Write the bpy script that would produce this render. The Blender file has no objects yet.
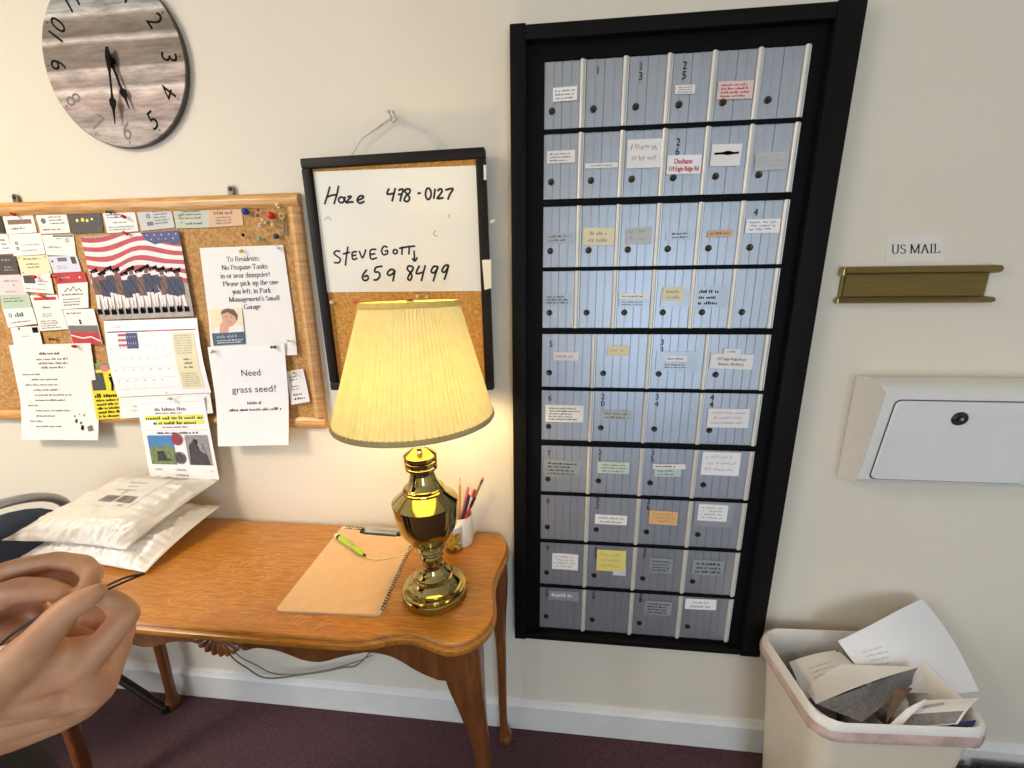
import bpy, bmesh, math, random
import numpy as np
from mathutils import Vector, Matrix, noise

random.seed(7)
SC = bpy.context.scene
COL = SC.collection
PI = math.pi

# ------------------------------------------------------------------ camera
F = 400.0
YAW, PITCH, ROLL = -0.10215, 0.23326, 0.00883
CAM = np.array([0.0, -1.0, 1.37])


def cam_rot():
    cy, sy, cp, sp = math.cos(YAW), math.sin(YAW), math.cos(PITCH), math.sin(PITCH)
    f = np.array([sy * cp, cy * cp, -sp])
    r = np.array([cy, -sy, 0.0])
    d = -np.cross(r, f)
    cr, sr = math.cos(ROLL), math.sin(ROLL)
    return np.array([cr * r + sr * d, -sr * r + cr * d, f])


RC = cam_rot()


def ray(px, py):
    return RC.T @ np.array([(px - 512) / F, (py - 384) / F, 1.0])


def PY(px, py, y=0.0):
    d = ray(px, py)
    return Vector(CAM + d * (y - CAM[1]) / d[1])


def PZ(px, py, z):
    d = ray(px, py)
    return Vector(CAM + d * (z - CAM[2]) / d[2])


def PX(px, py, x):
    d = ray(px, py)
    return Vector(CAM + d * (x - CAM[0]) / d[0])


def PD(px, py, depth):
    return Vector(CAM + ray(px, py) * depth)


cd = bpy.data.cameras.new('camera')
cd.sensor_fit = 'HORIZONTAL'
cd.sensor_width = 36.0
cd.lens = F * 36.0 / 1024.0
cd.clip_start = 0.02
cam = bpy.data.objects.new('camera', cd)
COL.objects.link(cam)
M = Matrix(((RC[0][0], -RC[1][0], -RC[2][0], CAM[0]),
            (RC[0][1], -RC[1][1], -RC[2][1], CAM[1]),
            (RC[0][2], -RC[1][2], -RC[2][2], CAM[2]),
            (0, 0, 0, 1)))
cam.matrix_world = M
SC.camera = cam

# ------------------------------------------------------------------ light and exposure
SC.view_settings.view_transform = 'Standard'
SC.view_settings.look = 'None'
SC.view_settings.gamma = 1.0
SC.view_settings.use_curve_mapping = False
SC.view_settings.exposure = 0.0
SC.cycles.use_denoising = True
SC.cycles.max_bounces = 8
SC.cycles.diffuse_bounces = 4
SC.cycles.sample_clamp_indirect = 6.0

W = bpy.data.worlds.new('sky')
SC.world = W
W.use_nodes = True
W.node_tree.nodes['Background'].inputs[0].default_value = (0.62, 0.78, 1.0, 1)
W.node_tree.nodes['Background'].inputs[1].default_value = 1.2


def area(name, loc, rot, sx, sy, power, color):
    l = bpy.data.lights.new(name, 'AREA')
    l.shape = 'RECTANGLE'
    l.size, l.size_y = sx, sy
    l.energy = power
    l.color = color
    o = bpy.data.objects.new(name, l)
    o.location = loc
    o.rotation_euler = rot
    COL.objects.link(o)
    return o


CEIL_POWER, DAY_POWER, SIDE_POWER, BULB_POWER = 44.0, 34.0, 38.0, 132.0
area('ceiling_light_glow', (-2.0, -1.35, 2.385), (0, 0, 0), 0.5, 0.5, CEIL_POWER, (1.0, 0.86, 0.68))
area('door_daylight', (1.05, -3.72, 1.05), (PI / 2, 0, 0), 1.1, 2.0, DAY_POWER, (0.60, 0.78, 1.0))
area('window_daylight', (-2.44, -1.9, 1.05), (0, -PI / 2, 0), 1.8, 1.25, SIDE_POWER, (0.75, 0.87, 1.0))


# ------------------------------------------------------------------ materials
def srgb(r, g, b):
    def c(v):
        v /= 255.0
        return v / 12.92 if v <= 0.04045 else ((v + 0.055) / 1.055) ** 2.4
    return (c(r), c(g), c(b), 1.0)


def base_mat(name):
    m = bpy.data.materials.new(name)
    m.use_nodes = True
    nt = m.node_tree
    b = nt.nodes['Principled BSDF']
    return m, nt, b


def mat(name, rgb, rough=0.6, metal=0.0, var=0.06, scale=20.0, bump=0.0, bscale=None, stretch=(1, 1, 1), spec=0.5, coat=0.0):
    m, nt, b = base_mat(name)
    c = srgb(*rgb)
    tc = nt.nodes.new('ShaderNodeTexCoord')
    mp = nt.nodes.new('ShaderNodeMapping')
    mp.inputs['Scale'].default_value = stretch
    n = nt.nodes.new('ShaderNodeTexNoise')
    n.inputs['Scale'].default_value = scale
    n.inputs['Detail'].default_value = 4
    rp = nt.nodes.new('ShaderNodeValToRGB')
    rp.color_ramp.elements[0].position = 0.3
    rp.color_ramp.elements[1].position = 0.7
    rp.color_ramp.elements[0].color = tuple(max(0, v * (1 - var)) for v in c[:3]) + (1,)
    rp.color_ramp.elements[1].color = tuple(min(1, v * (1 + var)) for v in c[:3]) + (1,)
    L = nt.links.new
    L(tc.outputs['Object'], mp.inputs['Vector'])
    L(mp.outputs['Vector'], n.inputs['Vector'])
    L(n.outputs['Fac'], rp.inputs['Fac'])
    L(rp.outputs['Color'], b.inputs['Base Color'])
    b.inputs['Roughness'].default_value = rough
    b.inputs['Metallic'].default_value = metal
    b.inputs['Specular IOR Level'].default_value = spec
    b.inputs['Coat Weight'].default_value = coat
    b.inputs['Coat Roughness'].default_value = 0.15
    if bump:
        n2 = nt.nodes.new('ShaderNodeTexNoise')
        n2.inputs['Scale'].default_value = bscale or scale * 4
        n2.inputs['Detail'].default_value = 3
        L(mp.outputs['Vector'], n2.inputs['Vector'])
        bp = nt.nodes.new('ShaderNodeBump')
        bp.inputs['Strength'].default_value = bump
        bp.inputs['Distance'].default_value = 0.002
        L(n2.outputs['Fac'], bp.inputs['Height'])
        L(bp.outputs['Normal'], b.inputs['Normal'])
    return m


def ramp_mat(name, stops, scale, stretch, rough=0.5, detail=6, distort=0.0, coat=0.0, bump=0.0, rot=(0, 0, 0)):
    m, nt, b = base_mat(name)
    L = nt.links.new
    tc = nt.nodes.new('ShaderNodeTexCoord')
    mp = nt.nodes.new('ShaderNodeMapping')
    mp.inputs['Scale'].default_value = stretch
    mp.inputs['Rotation'].default_value = rot
    n = nt.nodes.new('ShaderNodeTexNoise')
    n.inputs['Scale'].default_value = scale
    n.inputs['Detail'].default_value = detail
    n.inputs['Roughness'].default_value = 0.65
    n.inputs['Distortion'].default_value = distort
    rp = nt.nodes.new('ShaderNodeValToRGB')
    els = rp.color_ramp.elements
    els[0].position, els[0].color = stops[0][0], srgb(*stops[0][1])
    els[1].position, els[1].color = stops[-1][0], srgb(*stops[-1][1])
    for p, c in stops[1:-1]:
        e = els.new(p)
        e.color = srgb(*c)
    L(tc.outputs['Object'], mp.inputs['Vector'])
    L(mp.outputs['Vector'], n.inputs['Vector'])
    L(n.outputs['Fac'], rp.inputs['Fac'])
    L(rp.outputs['Color'], b.inputs['Base Color'])
    b.inputs['Roughness'].default_value = rough
    b.inputs['Coat Weight'].default_value = coat
    b.inputs['Coat Roughness'].default_value = 0.2
    if bump:
        bp = nt.nodes.new('ShaderNodeBump')
        bp.inputs['Strength'].default_value = bump
        bp.inputs['Distance'].default_value = 0.001
        L(n.outputs['Fac'], bp.inputs['Height'])
        L(bp.outputs['Normal'], b.inputs['Normal'])
    return m


MT = {}
MT['wall'] = mat('wall_paint', (227, 217, 198), 0.75, var=0.015, scale=3, bump=0.15, bscale=160)
MT['ceiling'] = mat('ceiling_paint', (232, 226, 214), 0.9, var=0.02)
MT['trim'] = mat('white_trim_paint', (232, 229, 222), 0.45, var=0.03, scale=12, bump=0.05)
MT['carpet'] = ramp_mat('maroon_carpet', [(0.3, (58, 36, 42)), (0.5, (80, 52, 58)), (0.72, (104, 72, 76))], 260, (1, 1, 1), 0.95, bump=0.8)
MT['oak'] = ramp_mat('oak_wood', [(0.3, (176, 120, 58)), (0.5, (206, 152, 84)), (0.7, (226, 180, 116))], 14, (1, 1, 14), 0.4, coat=0.2)
MT['oak_h'] = ramp_mat('oak_wood_horizontal', [(0.3, (176, 120, 58)), (0.5, (206, 152, 84)), (0.7, (226, 180, 116))], 14, (1, 1, 14), 0.4, coat=0.2, rot=(0, PI / 2, 0))
MT['cork'] = ramp_mat('cork', [(0.35, (158, 112, 58)), (0.5, (186, 138, 80)), (0.65, (204, 160, 102))], 130, (1, 1, 1), 0.85, bump=0.3)
MT['cork_b'] = ramp_mat('cork_golden', [(0.35, (172, 116, 44)), (0.5, (200, 144, 66)), (0.65, (216, 166, 92))], 130, (1, 1, 1), 0.85, bump=0.3)
MT['paper'] = mat('white_paper', (240, 236, 232), 0.7, var=0.01, scale=6)
MT['paper_b'] = mat('bright_paper', (246, 245, 244), 0.6, var=0.01, scale=6)
MT['paper_cream'] = mat('cream_paper', (238, 226, 186), 0.7, var=0.02)
MT['paper_grey'] = mat('grey_card', (190, 192, 188), 0.4, var=0.04)
MT['paper_sage'] = mat('sage_card', (190, 194, 174), 0.6, var=0.03)
MT['paper_kraft'] = mat('kraft_card', (222, 182, 146), 0.7, var=0.05)
MT['paper_lilac'] = mat('lilac_card', (220, 206, 210), 0.7, var=0.03)
MT['paper_green'] = mat('pale_green_card', (182, 200, 178), 0.7, var=0.03)
MT['paper_blue'] = mat('pale_blue_card', (214, 218, 232), 0.7, var=0.03)
MT['paper_yellow'] = mat('yellow_paper', (236, 218, 40), 0.65, var=0.03)
MT['paper_dark'] = mat('charcoal_card', (66, 58, 54), 0.5, var=0.2, scale=60)
MT['paper_black'] = mat('black_card', (26, 20, 20), 0.5, var=0.2)
MT['buff'] = mat('buff_panel', (232, 222, 190), 0.6, var=0.03)
MT['ink'] = mat('black_ink', (20, 18, 19), 0.8, var=0.1, spec=0.1)
MT['ink_soft'] = mat('grey_ink', (120, 112, 108), 0.7, var=0.1)
MT['ink_pale'] = mat('pale_grey_ink', (178, 172, 168), 0.7, var=0.05)
MT['ink_brown'] = mat('brown_ink', (136, 108, 92), 0.7, var=0.3, scale=200)
MT['red'] = mat('red_ink', (196, 42, 44), 0.6, var=0.15)
MT['flag_red'] = mat('flag_red', (188, 62, 72), 0.5, var=0.15, scale=40)
MT['flag_white'] = mat('flag_white', (236, 226, 222), 0.5, var=0.06, scale=40)
MT['flag_blue'] = mat('flag_blue', (60, 66, 120), 0.5, var=0.2, scale=60)
MT['navy_ink'] = mat('navy_ink', (52, 62, 104), 0.5, var=0.2)
MT['green_ink'] = mat('green_ink', (70, 120, 96), 0.5, var=0.2)
MT['coat_blue'] = mat('painted_blue_coat', (46, 46, 74), 0.5, var=0.4, scale=120)
MT['coat_brown'] = mat('painted_brown', (110, 76, 62), 0.5, var=0.4, scale=120)
MT['paint_tan'] = mat('painted_ground', (170, 158, 146), 0.5, var=0.2, scale=80)
MT['sky_blue'] = mat('printed_sky', (70, 130, 190), 0.5, var=0.15, scale=40)
MT['grass'] = mat('printed_grass', (122, 138, 88), 0.5, var=0.3, scale=120)
MT['photo_grey'] = mat('printed_grey', (150, 144, 140), 0.5, var=0.3, scale=120)
MT['photo_dark'] = mat('printed_dark', (64, 58, 58), 0.5, var=0.4, scale=120)
MT['highlight'] = mat('highlighter_yellow', (240, 236, 90), 0.6, var=0.05)
MT['maroon_seal'] = mat('maroon_print', (150, 60, 62), 0.5, var=0.4, scale=220)
MT['skin_print'] = mat('printed_skin', (212, 158, 128), 0.5, var=0.12, scale=90)
MT['hair_print'] = mat('printed_hair', (92, 62, 48), 0.5, var=0.3, scale=120)
MT['band_blue'] = mat('printed_blue_band', (50, 78, 104), 0.5, var=0.1)
MT['black_frame'] = mat('black_painted_wood', (11, 10, 9), 0.6, var=0.3, scale=30, bump=0.15, stretch=(1, 1, 0.2), spec=0.15)
MT['board_frame'] = mat('black_plastic_frame', (22, 19, 16), 0.55, var=0.15, spec=0.25)
MT['dryerase'] = mat('dry_erase', (240, 238, 228), 0.22, var=0.015, scale=5)
MT['marker'] = mat('marker_ink', (22, 20, 24), 0.4, var=0.1)
MT['tape'] = mat('white_tape', (246, 238, 212), 0.4, var=0.02)
MT['clear_tape'] = mat('matte_tape', (172, 178, 182), 0.35, 0.35, var=0.04)
MT['steel'] = mat('steel', (190, 190, 190), 0.3, 0.6, var=0.05)
MT['dark_steel'] = mat('dark_steel', (96, 92, 84), 0.4, 0.8, var=0.1)
MT['alu'] = mat('aluminium_door', (176, 180, 186), 0.42, 0.75, var=0.05, scale=14, bump=0.05, bscale=60)
MT['alu_light'] = mat('aluminium_rod', (226, 224, 216), 0.35, 0.25, var=0.04)
MT['alu_groove'] = mat('aluminium_groove', (92, 98, 108), 0.5, 0.6, var=0.05)
MT['bar'] = mat('black_bar', (7, 7, 8), 0.6, var=0.2, spec=0.12)
MT['lock'] = mat('lock_metal', (72, 64, 52), 0.3, 0.9, var=0.1)
MT['keyhole'] = mat('keyhole_dark', (10, 9, 8), 0.6)
MT['brass'] = mat('polished_brass', (176, 162, 106), 0.09, 1.0, var=0.03)
MT['brass_dull'] = mat('dull_brass', (134, 116, 66), 0.42, 0.75, var=0.08, scale=40, stretch=(0.2, 1, 4))
MT['box_white'] = mat('white_enamel', (226, 224, 218), 0.35, var=0.02, bump=0.05)
MT['gap'] = mat('dark_gap', (70, 74, 82), 0.7)
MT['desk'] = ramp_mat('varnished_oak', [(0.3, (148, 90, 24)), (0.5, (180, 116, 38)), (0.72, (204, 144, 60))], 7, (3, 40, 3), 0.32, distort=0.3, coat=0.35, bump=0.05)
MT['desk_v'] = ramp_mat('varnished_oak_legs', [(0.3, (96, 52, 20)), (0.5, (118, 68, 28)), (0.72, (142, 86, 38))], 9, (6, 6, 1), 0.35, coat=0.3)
MT['scratch'] = mat('scratched_varnish', (214, 160, 92), 0.6, var=0.1, scale=90)
MT['masonite'] = mat('brown_hardboard', (224, 186, 146), 0.6, var=0.04, scale=60)
MT['leopard_w'] = mat('pale_print', (226, 214, 190), 0.5)
MT['lime'] = mat('lime_plastic', (176, 212, 58), 0.3, var=0.04)
MT['black_plastic'] = mat('black_plastic', (22, 22, 24), 0.35)
MT['string'] = mat('white_string', (232, 216, 170), 0.8)
MT['ceramic'] = mat('white_ceramic', (238, 232, 222), 0.2, var=0.01)
MT['amber'] = mat('amber_pieces', (252, 196, 74), 0.35, var=0.25, scale=160)
MT['white_plastic'] = mat('white_plastic', (240, 236, 226), 0.35)
MT['pencil'] = mat('pencil_yellow', (222, 160, 50), 0.4)
MT['pink'] = mat('pink_plastic', (226, 110, 120), 0.4)
MT['blue_pen'] = mat('navy_plastic', (36, 42, 84), 0.35)
MT['red_pen'] = mat('red_plastic', (196, 52, 44), 0.4)
MT['brown_pen'] = mat('brown_wood_pen', (132, 92, 52), 0.5)
MT['mailer'] = mat('white_poly_mailer', (222, 216, 206), 0.28, var=0.02, scale=8, bump=0.5, bscale=26)
MT['mailer_b'] = mat('glossy_poly_mailer', (234, 230, 224), 0.2, var=0.02, scale=8, bump=0.5, bscale=40)
MT['navy'] = mat('navy_vinyl', (84, 98, 124), 0.55, var=0.1, scale=60, bump=0.1)
MT['chair_tube'] = mat('grey_steel_tube', (168, 170, 174), 0.3, 0.7, var=0.03)
MT['chair_leg'] = mat('bronze_steel_tube', (58, 48, 42), 0.35, 0.6, var=0.15)
MT['bin'] = mat('cream_plastic', (222, 208, 184), 0.4, var=0.02)
MT['pink_band'] = mat('pink_bag_drawstring', (206, 176, 164), 0.4, var=0.22, scale=26, bump=0.3)
MT['brown_card'] = mat('brown_cardboard', (110, 84, 66), 0.7, var=0.3, scale=30)
MT['grey_inner_and_shadow'] = mat('security_tint_and_shadow', (140, 136, 136), 0.7, var=0.25, scale=140)  # also colours the painted shadow on the window envelope
MT['royal'] = mat('royal_blue_wrap', (40, 40, 110), 0.4, var=0.2)
MT['navy_box'] = mat('navy_card_box', (34, 34, 52), 0.6, var=0.1)
MT['cord'] = mat('cord_brown', (120, 106, 92), 0.5)
MT['strap'] = mat('dark_strap', (26, 20, 20), 0.4)
MT['jacket'] = mat('dark_green_cloth', (24, 28, 24), 0.9, var=0.3, scale=80)
MT['trouser'] = mat('black_cloth', (22, 22, 24), 0.9, var=0.3, scale=80)
MT['hair'] = mat('brown_hair', (64, 46, 36), 0.6, var=0.3, stretch=(30, 30, 2))
MT['pin_blue'] = mat('pin_blue', (40, 58, 150), 0.25)
MT['pin_red'] = mat('pin_red', (206, 40, 32), 0.25)
MT['pin_green'] = mat('pin_green', (24, 92, 62), 0.25)
MT['pin_teal'] = mat('pin_teal', (24, 70, 90), 0.25)
MT['pin_mint'] = mat('pin_mint', (112, 178, 140), 0.25)
MT['pin_yellow'] = mat('pin_yellow', (232, 204, 60), 0.25)
MT['pin_white'] = mat('pin_white', (236, 232, 224), 0.25)
MT['pin_clear'] = mat('pin_clear', (216, 206, 180), 0.15)
MT['pin_brown'] = mat('pin_brown', (116, 66, 36), 0.3)
MT['pin_orange'] = mat('pin_orange', (230, 120, 60), 0.3)


def skin_mat():
    m, nt, b = base_mat('skin')
    L = nt.links.new
    tc = nt.nodes.new('ShaderNodeTexCoord')
    n = nt.nodes.new('ShaderNodeTexNoise')
    n.inputs['Scale'].default_value = 38
    n.inputs['Detail'].default_value = 5
    rp = nt.nodes.new('ShaderNodeValToRGB')
    rp.color_ramp.elements[0].position, rp.color_ramp.elements[0].color = 0.3, srgb(200, 142, 104)
    rp.color_ramp.elements[1].position, rp.color_ramp.elements[1].color = 0.7, srgb(218, 164, 124)
    L(tc.outputs['Object'], n.inputs['Vector'])
    L(n.outputs['Fac'], rp.inputs['Fac'])
    L(rp.outputs['Color'], b.inputs['Base Color'])
    b.inputs['Roughness'].default_value = 0.5
    b.inputs['Subsurface Weight'].default_value = 0.12
    b.inputs['Subsurface Radius'].default_value = (0.01, 0.004, 0.002)
    b.inputs['Subsurface Scale'].default_value = 0.5
    n2 = nt.nodes.new('ShaderNodeTexNoise')
    n2.inputs['Scale'].default_value = 220
    L(tc.outputs['Object'], n2.inputs['Vector'])
    bp = nt.nodes.new('ShaderNodeBump')
    bp.inputs['Strength'].default_value = 0.12
    bp.inputs['Distance'].default_value = 0.001
    L(n2.outputs['Fac'], bp.inputs['Height'])
    L(bp.outputs['Normal'], b.inputs['Normal'])
    return m


def shade_mat(name, trans):
    m, nt, b = base_mat(name)
    L = nt.links.new
    out = nt.nodes['Material Output']
    tc = nt.nodes.new('ShaderNodeTexCoord')
    n = nt.nodes.new('ShaderNodeTexNoise')
    n.inputs['Scale'].default_value = 60
    rp = nt.nodes.new('ShaderNodeValToRGB')
    rp.color_ramp.elements[0].position, rp.color_ramp.elements[0].color = 0.3, srgb(238, 226, 170)
    rp.color_ramp.elements[1].position, rp.color_ramp.elements[1].color = 0.7, srgb(246, 236, 186)
    L(tc.outputs['Object'], n.inputs['Vector'])
    L(n.outputs['Fac'], rp.inputs['Fac'])
    d = nt.nodes.new('ShaderNodeBsdfDiffuse')
    t = nt.nodes.new('ShaderNodeBsdfTranslucent')
    t.inputs['Color'].default_value = srgb(250, 228, 112)
    L(rp.outputs['Color'], d.inputs['Color'])
    mx = nt.nodes.new('ShaderNodeMixShader')
    mx.inputs[0].default_value = trans
    L(d.outputs[0], mx.inputs[1])
    L(t.outputs[0], mx.inputs[2])
    L(mx.outputs[0], out.inputs['Surface'])
    return m


def glass_mat(name='window_glass', tint=(1, 1, 1), ior=1.45):
    m, nt, b = base_mat(name)
    out = nt.nodes['Material Output']
    t = nt.nodes.new('ShaderNodeBsdfTransparent')
    t.inputs[0].default_value = tint + (1,)
    g = nt.nodes.new('ShaderNodeBsdfGlossy')
    g.inputs['Roughness'].default_value = 0.03
    fr = nt.nodes.new('ShaderNodeFresnel')
    fr.inputs['IOR'].default_value = ior
    mx = nt.nodes.new('ShaderNodeMixShader')
    nt.links.new(fr.outputs[0], mx.inputs[0])
    nt.links.new(t.outputs[0], mx.inputs[1])
    nt.links.new(g.outputs[0], mx.inputs[2])
    nt.links.new(mx.outputs[0], out.inputs['Surface'])
    return m


def dial_mat():
    """weathered planks: bands across the dial with streaks along each plank"""
    m, nt, b = base_mat('weathered_plank_print')
    L = nt.links.new
    tc = nt.nodes.new('ShaderNodeTexCoord')
    mp = nt.nodes.new('ShaderNodeMapping')
    mp.inputs['Scale'].default_value = (5, 5, 30)
    mp.inputs['Rotation'].default_value = (0, 0.03, 0)
    n = nt.nodes.new('ShaderNodeTexNoise')
    n.inputs['Scale'].default_value = 2.2
    n.inputs['Detail'].default_value = 7
    n.inputs['Roughness'].default_value = 0.7
    sp = nt.nodes.new('ShaderNodeSeparateXYZ')
    mr = nt.nodes.new('ShaderNodeMapRange')
    mr.inputs['From Min'].default_value = -0.185
    mr.inputs['From Max'].default_value = 0.185
    rp = nt.nodes.new('ShaderNodeValToRGB')
    els = rp.color_ramp.elements
    stops = [(0.0, (150, 138, 138)), (0.13, (176, 162, 156)), (0.17, (132, 118, 116)), (0.30, (170, 150, 142)), (0.345, (214, 202, 194)),
             (0.37, (128, 112, 106)), (0.46, (186, 172, 164)), (0.475, (104, 90, 82)), (0.60, (112, 98, 88)), (0.62, (204, 194, 184)), (0.65, (84, 72, 64)),
             (0.74, (126, 112, 100)), (0.76, (196, 196, 192)), (0.80, (150, 152, 150)), (0.9, (146, 156, 162)), (1.0, (120, 112, 104))]
    els[0].position, els[0].color = stops[0][0], srgb(*stops[0][1])
    els[1].position, els[1].color = stops[-1][0], srgb(*stops[-1][1])
    for p, c in stops[1:-1]:
        e = els.new(p)
        e.color = srgb(*c)
    r2 = nt.nodes.new('ShaderNodeValToRGB')
    r2.color_ramp.elements[0].position, r2.color_ramp.elements[0].color = 0.28, (0.12, 0.1, 0.09, 1)
    r2.color_ramp.elements[1].position, r2.color_ramp.elements[1].color = 0.74, (0.92, 0.88, 0.84, 1)
    mx = nt.nodes.new('ShaderNodeMixRGB')
    mx.blend_type = 'OVERLAY'
    mx.inputs[0].default_value = 0.95
    L(tc.outputs['Object'], mp.inputs['Vector'])
    L(mp.outputs['Vector'], n.inputs['Vector'])
    L(tc.outputs['Object'], sp.inputs[0])
    L(sp.outputs['Z'], mr.inputs['Value'])
    L(mr.outputs[0], rp.inputs['Fac'])
    L(n.outputs['Fac'], r2.inputs['Fac'])
    L(rp.outputs['Color'], mx.inputs[1])
    L(r2.outputs['Color'], mx.inputs[2])
    L(mx.outputs[0], b.inputs['Base Color'])
    b.inputs['Roughness'].default_value = 0.5
    return m


MT['skin'] = skin_mat()
MT['shade'] = shade_mat('pleated_lampshade_cloth', 0.074)
MT['shade_fold'] = shade_mat('doubled_fold_of_cloth', 0.044)
MT['glass'] = glass_mat()
MT['dial'] = dial_mat()


# ------------------------------------------------------------------ mesh building
class MB:
    def __init__(s, *mats):
        s.v, s.f, s.m = [], [], []
        s.mats = [MT[k] if isinstance(k, str) else k for k in mats]

    def add(s, verts, faces, mi=0):
        o = len(s.v)
        s.v += [tuple(p) for p in verts]
        s.f += [tuple(i + o for i in f) for f in faces]
        s.m += [mi] * len(faces)
        return s

    def bm(s, b, mi=0):
        b.verts.index_update()
        s.add([v.co[:] for v in b.verts], [[v.index for v in f.verts] for f in b.faces], mi)
        b.free()
        return s

    def box(s, lo, hi, mi=0, bevel=0.0, seg=2):
        b = bmesh.new()
        bmesh.ops.create_cube(b, size=1)
        for v in b.verts:
            for k in range(3):
                v.co[k] = lo[k] + (v.co[k] + 0.5) * (hi[k] - lo[k])
        if bevel:
            bmesh.ops.bevel(b, geom=b.edges[:], offset=bevel, segments=seg, profile=0.5, affect='EDGES')
        return s.bm(b, mi)

    def prism(s, poly, direction, mi=0):
        """extrude a planar polygon (world points) along a vector"""
        n = len(poly)
        d = Vector(direction)
        vs = [Vector(p) for p in poly] + [Vector(p) + d for p in poly]
        fs = [tuple(range(n))[::-1], tuple(range(n, 2 * n))]
        fs += [(i, (i + 1) % n, n + (i + 1) % n, n + i) for i in range(n)]
        return s.add(vs, fs, mi)

    def tube(s, pts, r, seg=10, mi=0, caps=True, squash=None):
        pts = [Vector(p) for p in pts]
        n = len(pts)
        rs = r if isinstance(r, (list, tuple)) else [r] * n
        vs, fs = [], []
        t0 = (pts[1] - pts[0]).normalized()
        up = Vector((0, 0, 1)) if abs(t0.z) < 0.9 else Vector((0, 1, 0))
        u = t0.cross(up).normalized()
        for i, p in enumerate(pts):
            a = pts[max(0, i - 1)]
            c = pts[min(n - 1, i + 1)]
            t = (c - a).normalized()
            u = (u - t * u.dot(t)).normalized()
            w = t.cross(u)
            for k in range(seg):
                an = 2 * PI * k / seg
                vs.append(p + (u * math.cos(an) + w * math.sin(an) * (squash or 1)) * rs[i])
        for i in range(n - 1):
            for k in range(seg):
                k2 = (k + 1) % seg
                fs.append((i * seg + k, i * seg + k2, (i + 1) * seg + k2, (i + 1) * seg + k))
        if caps:
            fs.append(tuple(range(seg))[::-1])
            fs.append(tuple((n - 1) * seg + k for k in range(seg)))
        return s.add(vs, fs, mi)

    def lathe(s, prof, c, seg=40, mi=0, axis=(0, 0, 1), closed=False):
        ax = Vector(axis).normalized()
        up = Vector((1, 0, 0)) if abs(ax.x) < 0.9 else Vector((0, 0, 1))
        u = (up - ax * up.dot(ax)).normalized()
        w = ax.cross(u)
        c = Vector(c)
        vs, fs = [], []
        n = len(prof)
        for r, h in prof:
            for k in range(seg):
                a = 2 * PI * k / seg
                vs.append(c + ax * h + (u * math.cos(a) + w * math.sin(a)) * max(r, 1e-5))
        for i in range(n - 1):
            for k in range(seg):
                k2 = (k + 1) % seg
                fs.append((i * seg + k, i * seg + k2, (i + 1) * seg + k2, (i + 1) * seg + k))
        if not closed:
            if prof[0][0] > 1e-4:
                fs.append(tuple(range(seg))[::-1])
            if prof[-1][0] > 1e-4:
                fs.append(tuple((n - 1) * seg + k for k in range(seg)))
        return s.add(vs, fs, mi)

    def sphere(s, c, r, mi=0, sub=2, scale=(1, 1, 1)):
        b = bmesh.new()
        bmesh.ops.create_icosphere(b, subdivisions=sub, radius=1)
        for v in b.verts:
            v.co = Vector((c[0] + v.co.x * r * scale[0], c[1] + v.co.y * r * scale[1], c[2] + v.co.z * r * scale[2]))
        return s.bm(b, mi)

    def loft(s, rings, mi=0, cap=(True, True)):
        n = len(rings[0])
        vs = [p for r in rings for p in r]
        fs = []
        for i in range(len(rings) - 1):
            for k in range(n):
                k2 = (k + 1) % n
                fs.append((i * n + k, i * n + k2, (i + 1) * n + k2, (i + 1) * n + k))
        if cap[0]:
            fs.append(tuple(range(n))[::-1])
        if cap[1]:
            fs.append(tuple((len(rings) - 1) * n + k for k in range(n)))
        return s.add(vs, fs, mi)

    def build(s, name, parent=None, smooth=35, recalc=True):
        me = bpy.data.meshes.new(name)
        off = origin_of(parent) if parent else Vector((0, 0, 0))
        if not parent:
            arr = np.array(s.v)
            off = Vector(((arr[:, 0].min() + arr[:, 0].max()) / 2, (arr[:, 1].min() + arr[:, 1].max()) / 2, arr[:, 2].min()))
        me.from_pydata([tuple(Vector(p) - off) for p in s.v], [], s.f)
        for m in s.mats:
            me.materials.append(m)
        me.polygons.foreach_set('material_index', s.m)
        if recalc:
            b = bmesh.new()
            b.from_mesh(me)
            bmesh.ops.recalc_face_normals(b, faces=b.faces[:])
            b.to_mesh(me)
            b.free()
        if smooth:
            me.polygons.foreach_set('use_smooth', [True] * len(me.polygons))
            me.set_sharp_from_angle(angle=math.radians(smooth))
        me.update()
        o = bpy.data.objects.new(name, me)
        COL.objects.link(o)
        if parent:
            o.parent = parent
        else:
            o.location = off
        return o


def origin_of(o):
    p = Vector((0, 0, 0))
    while o is not None:
        p = p + Vector(o.location)
        o = o.parent
    return p


def tag(o, label, cat, group=None, kind=None):
    o['label'] = label
    o['category'] = cat
    if group:
        o['group'] = group
    if kind:
        o['kind'] = kind
    return o


def thing(name, loc, label, cat, group=None):
    o = bpy.data.objects.new(name, None)
    o.empty_display_size = 0.05
    o.location = loc
    COL.objects.link(o)
    return tag(o, label, cat, group)


def structure(o):
    o['kind'] = 'structure'
    return o


def spline(pts, n=8, closed=False):
    """Catmull-Rom through the points"""
    P = [Vector(p) for p in pts]
    N = len(P)
    out = []
    rng = range(N if closed else N - 1)
    for i in rng:
        if closed:
            a, b, c, d = P[(i - 1) % N], P[i], P[(i + 1) % N], P[(i + 2) % N]
        else:
            a, b, c, d = P[max(0, i - 1)], P[i], P[i + 1], P[min(N - 1, i + 2)]
        for k in range(n):
            t = k / n
            out.append(0.5 * ((2 * b) + (c - a) * t + (2 * a - 5 * b + 4 * c - d) * t * t + (3 * b - a - 3 * c + d) * t ** 3))
    if not closed:
        out.append(P[-1])
    return out


# ------------------------------------------------------------------ lettering
_tc = {}


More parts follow.
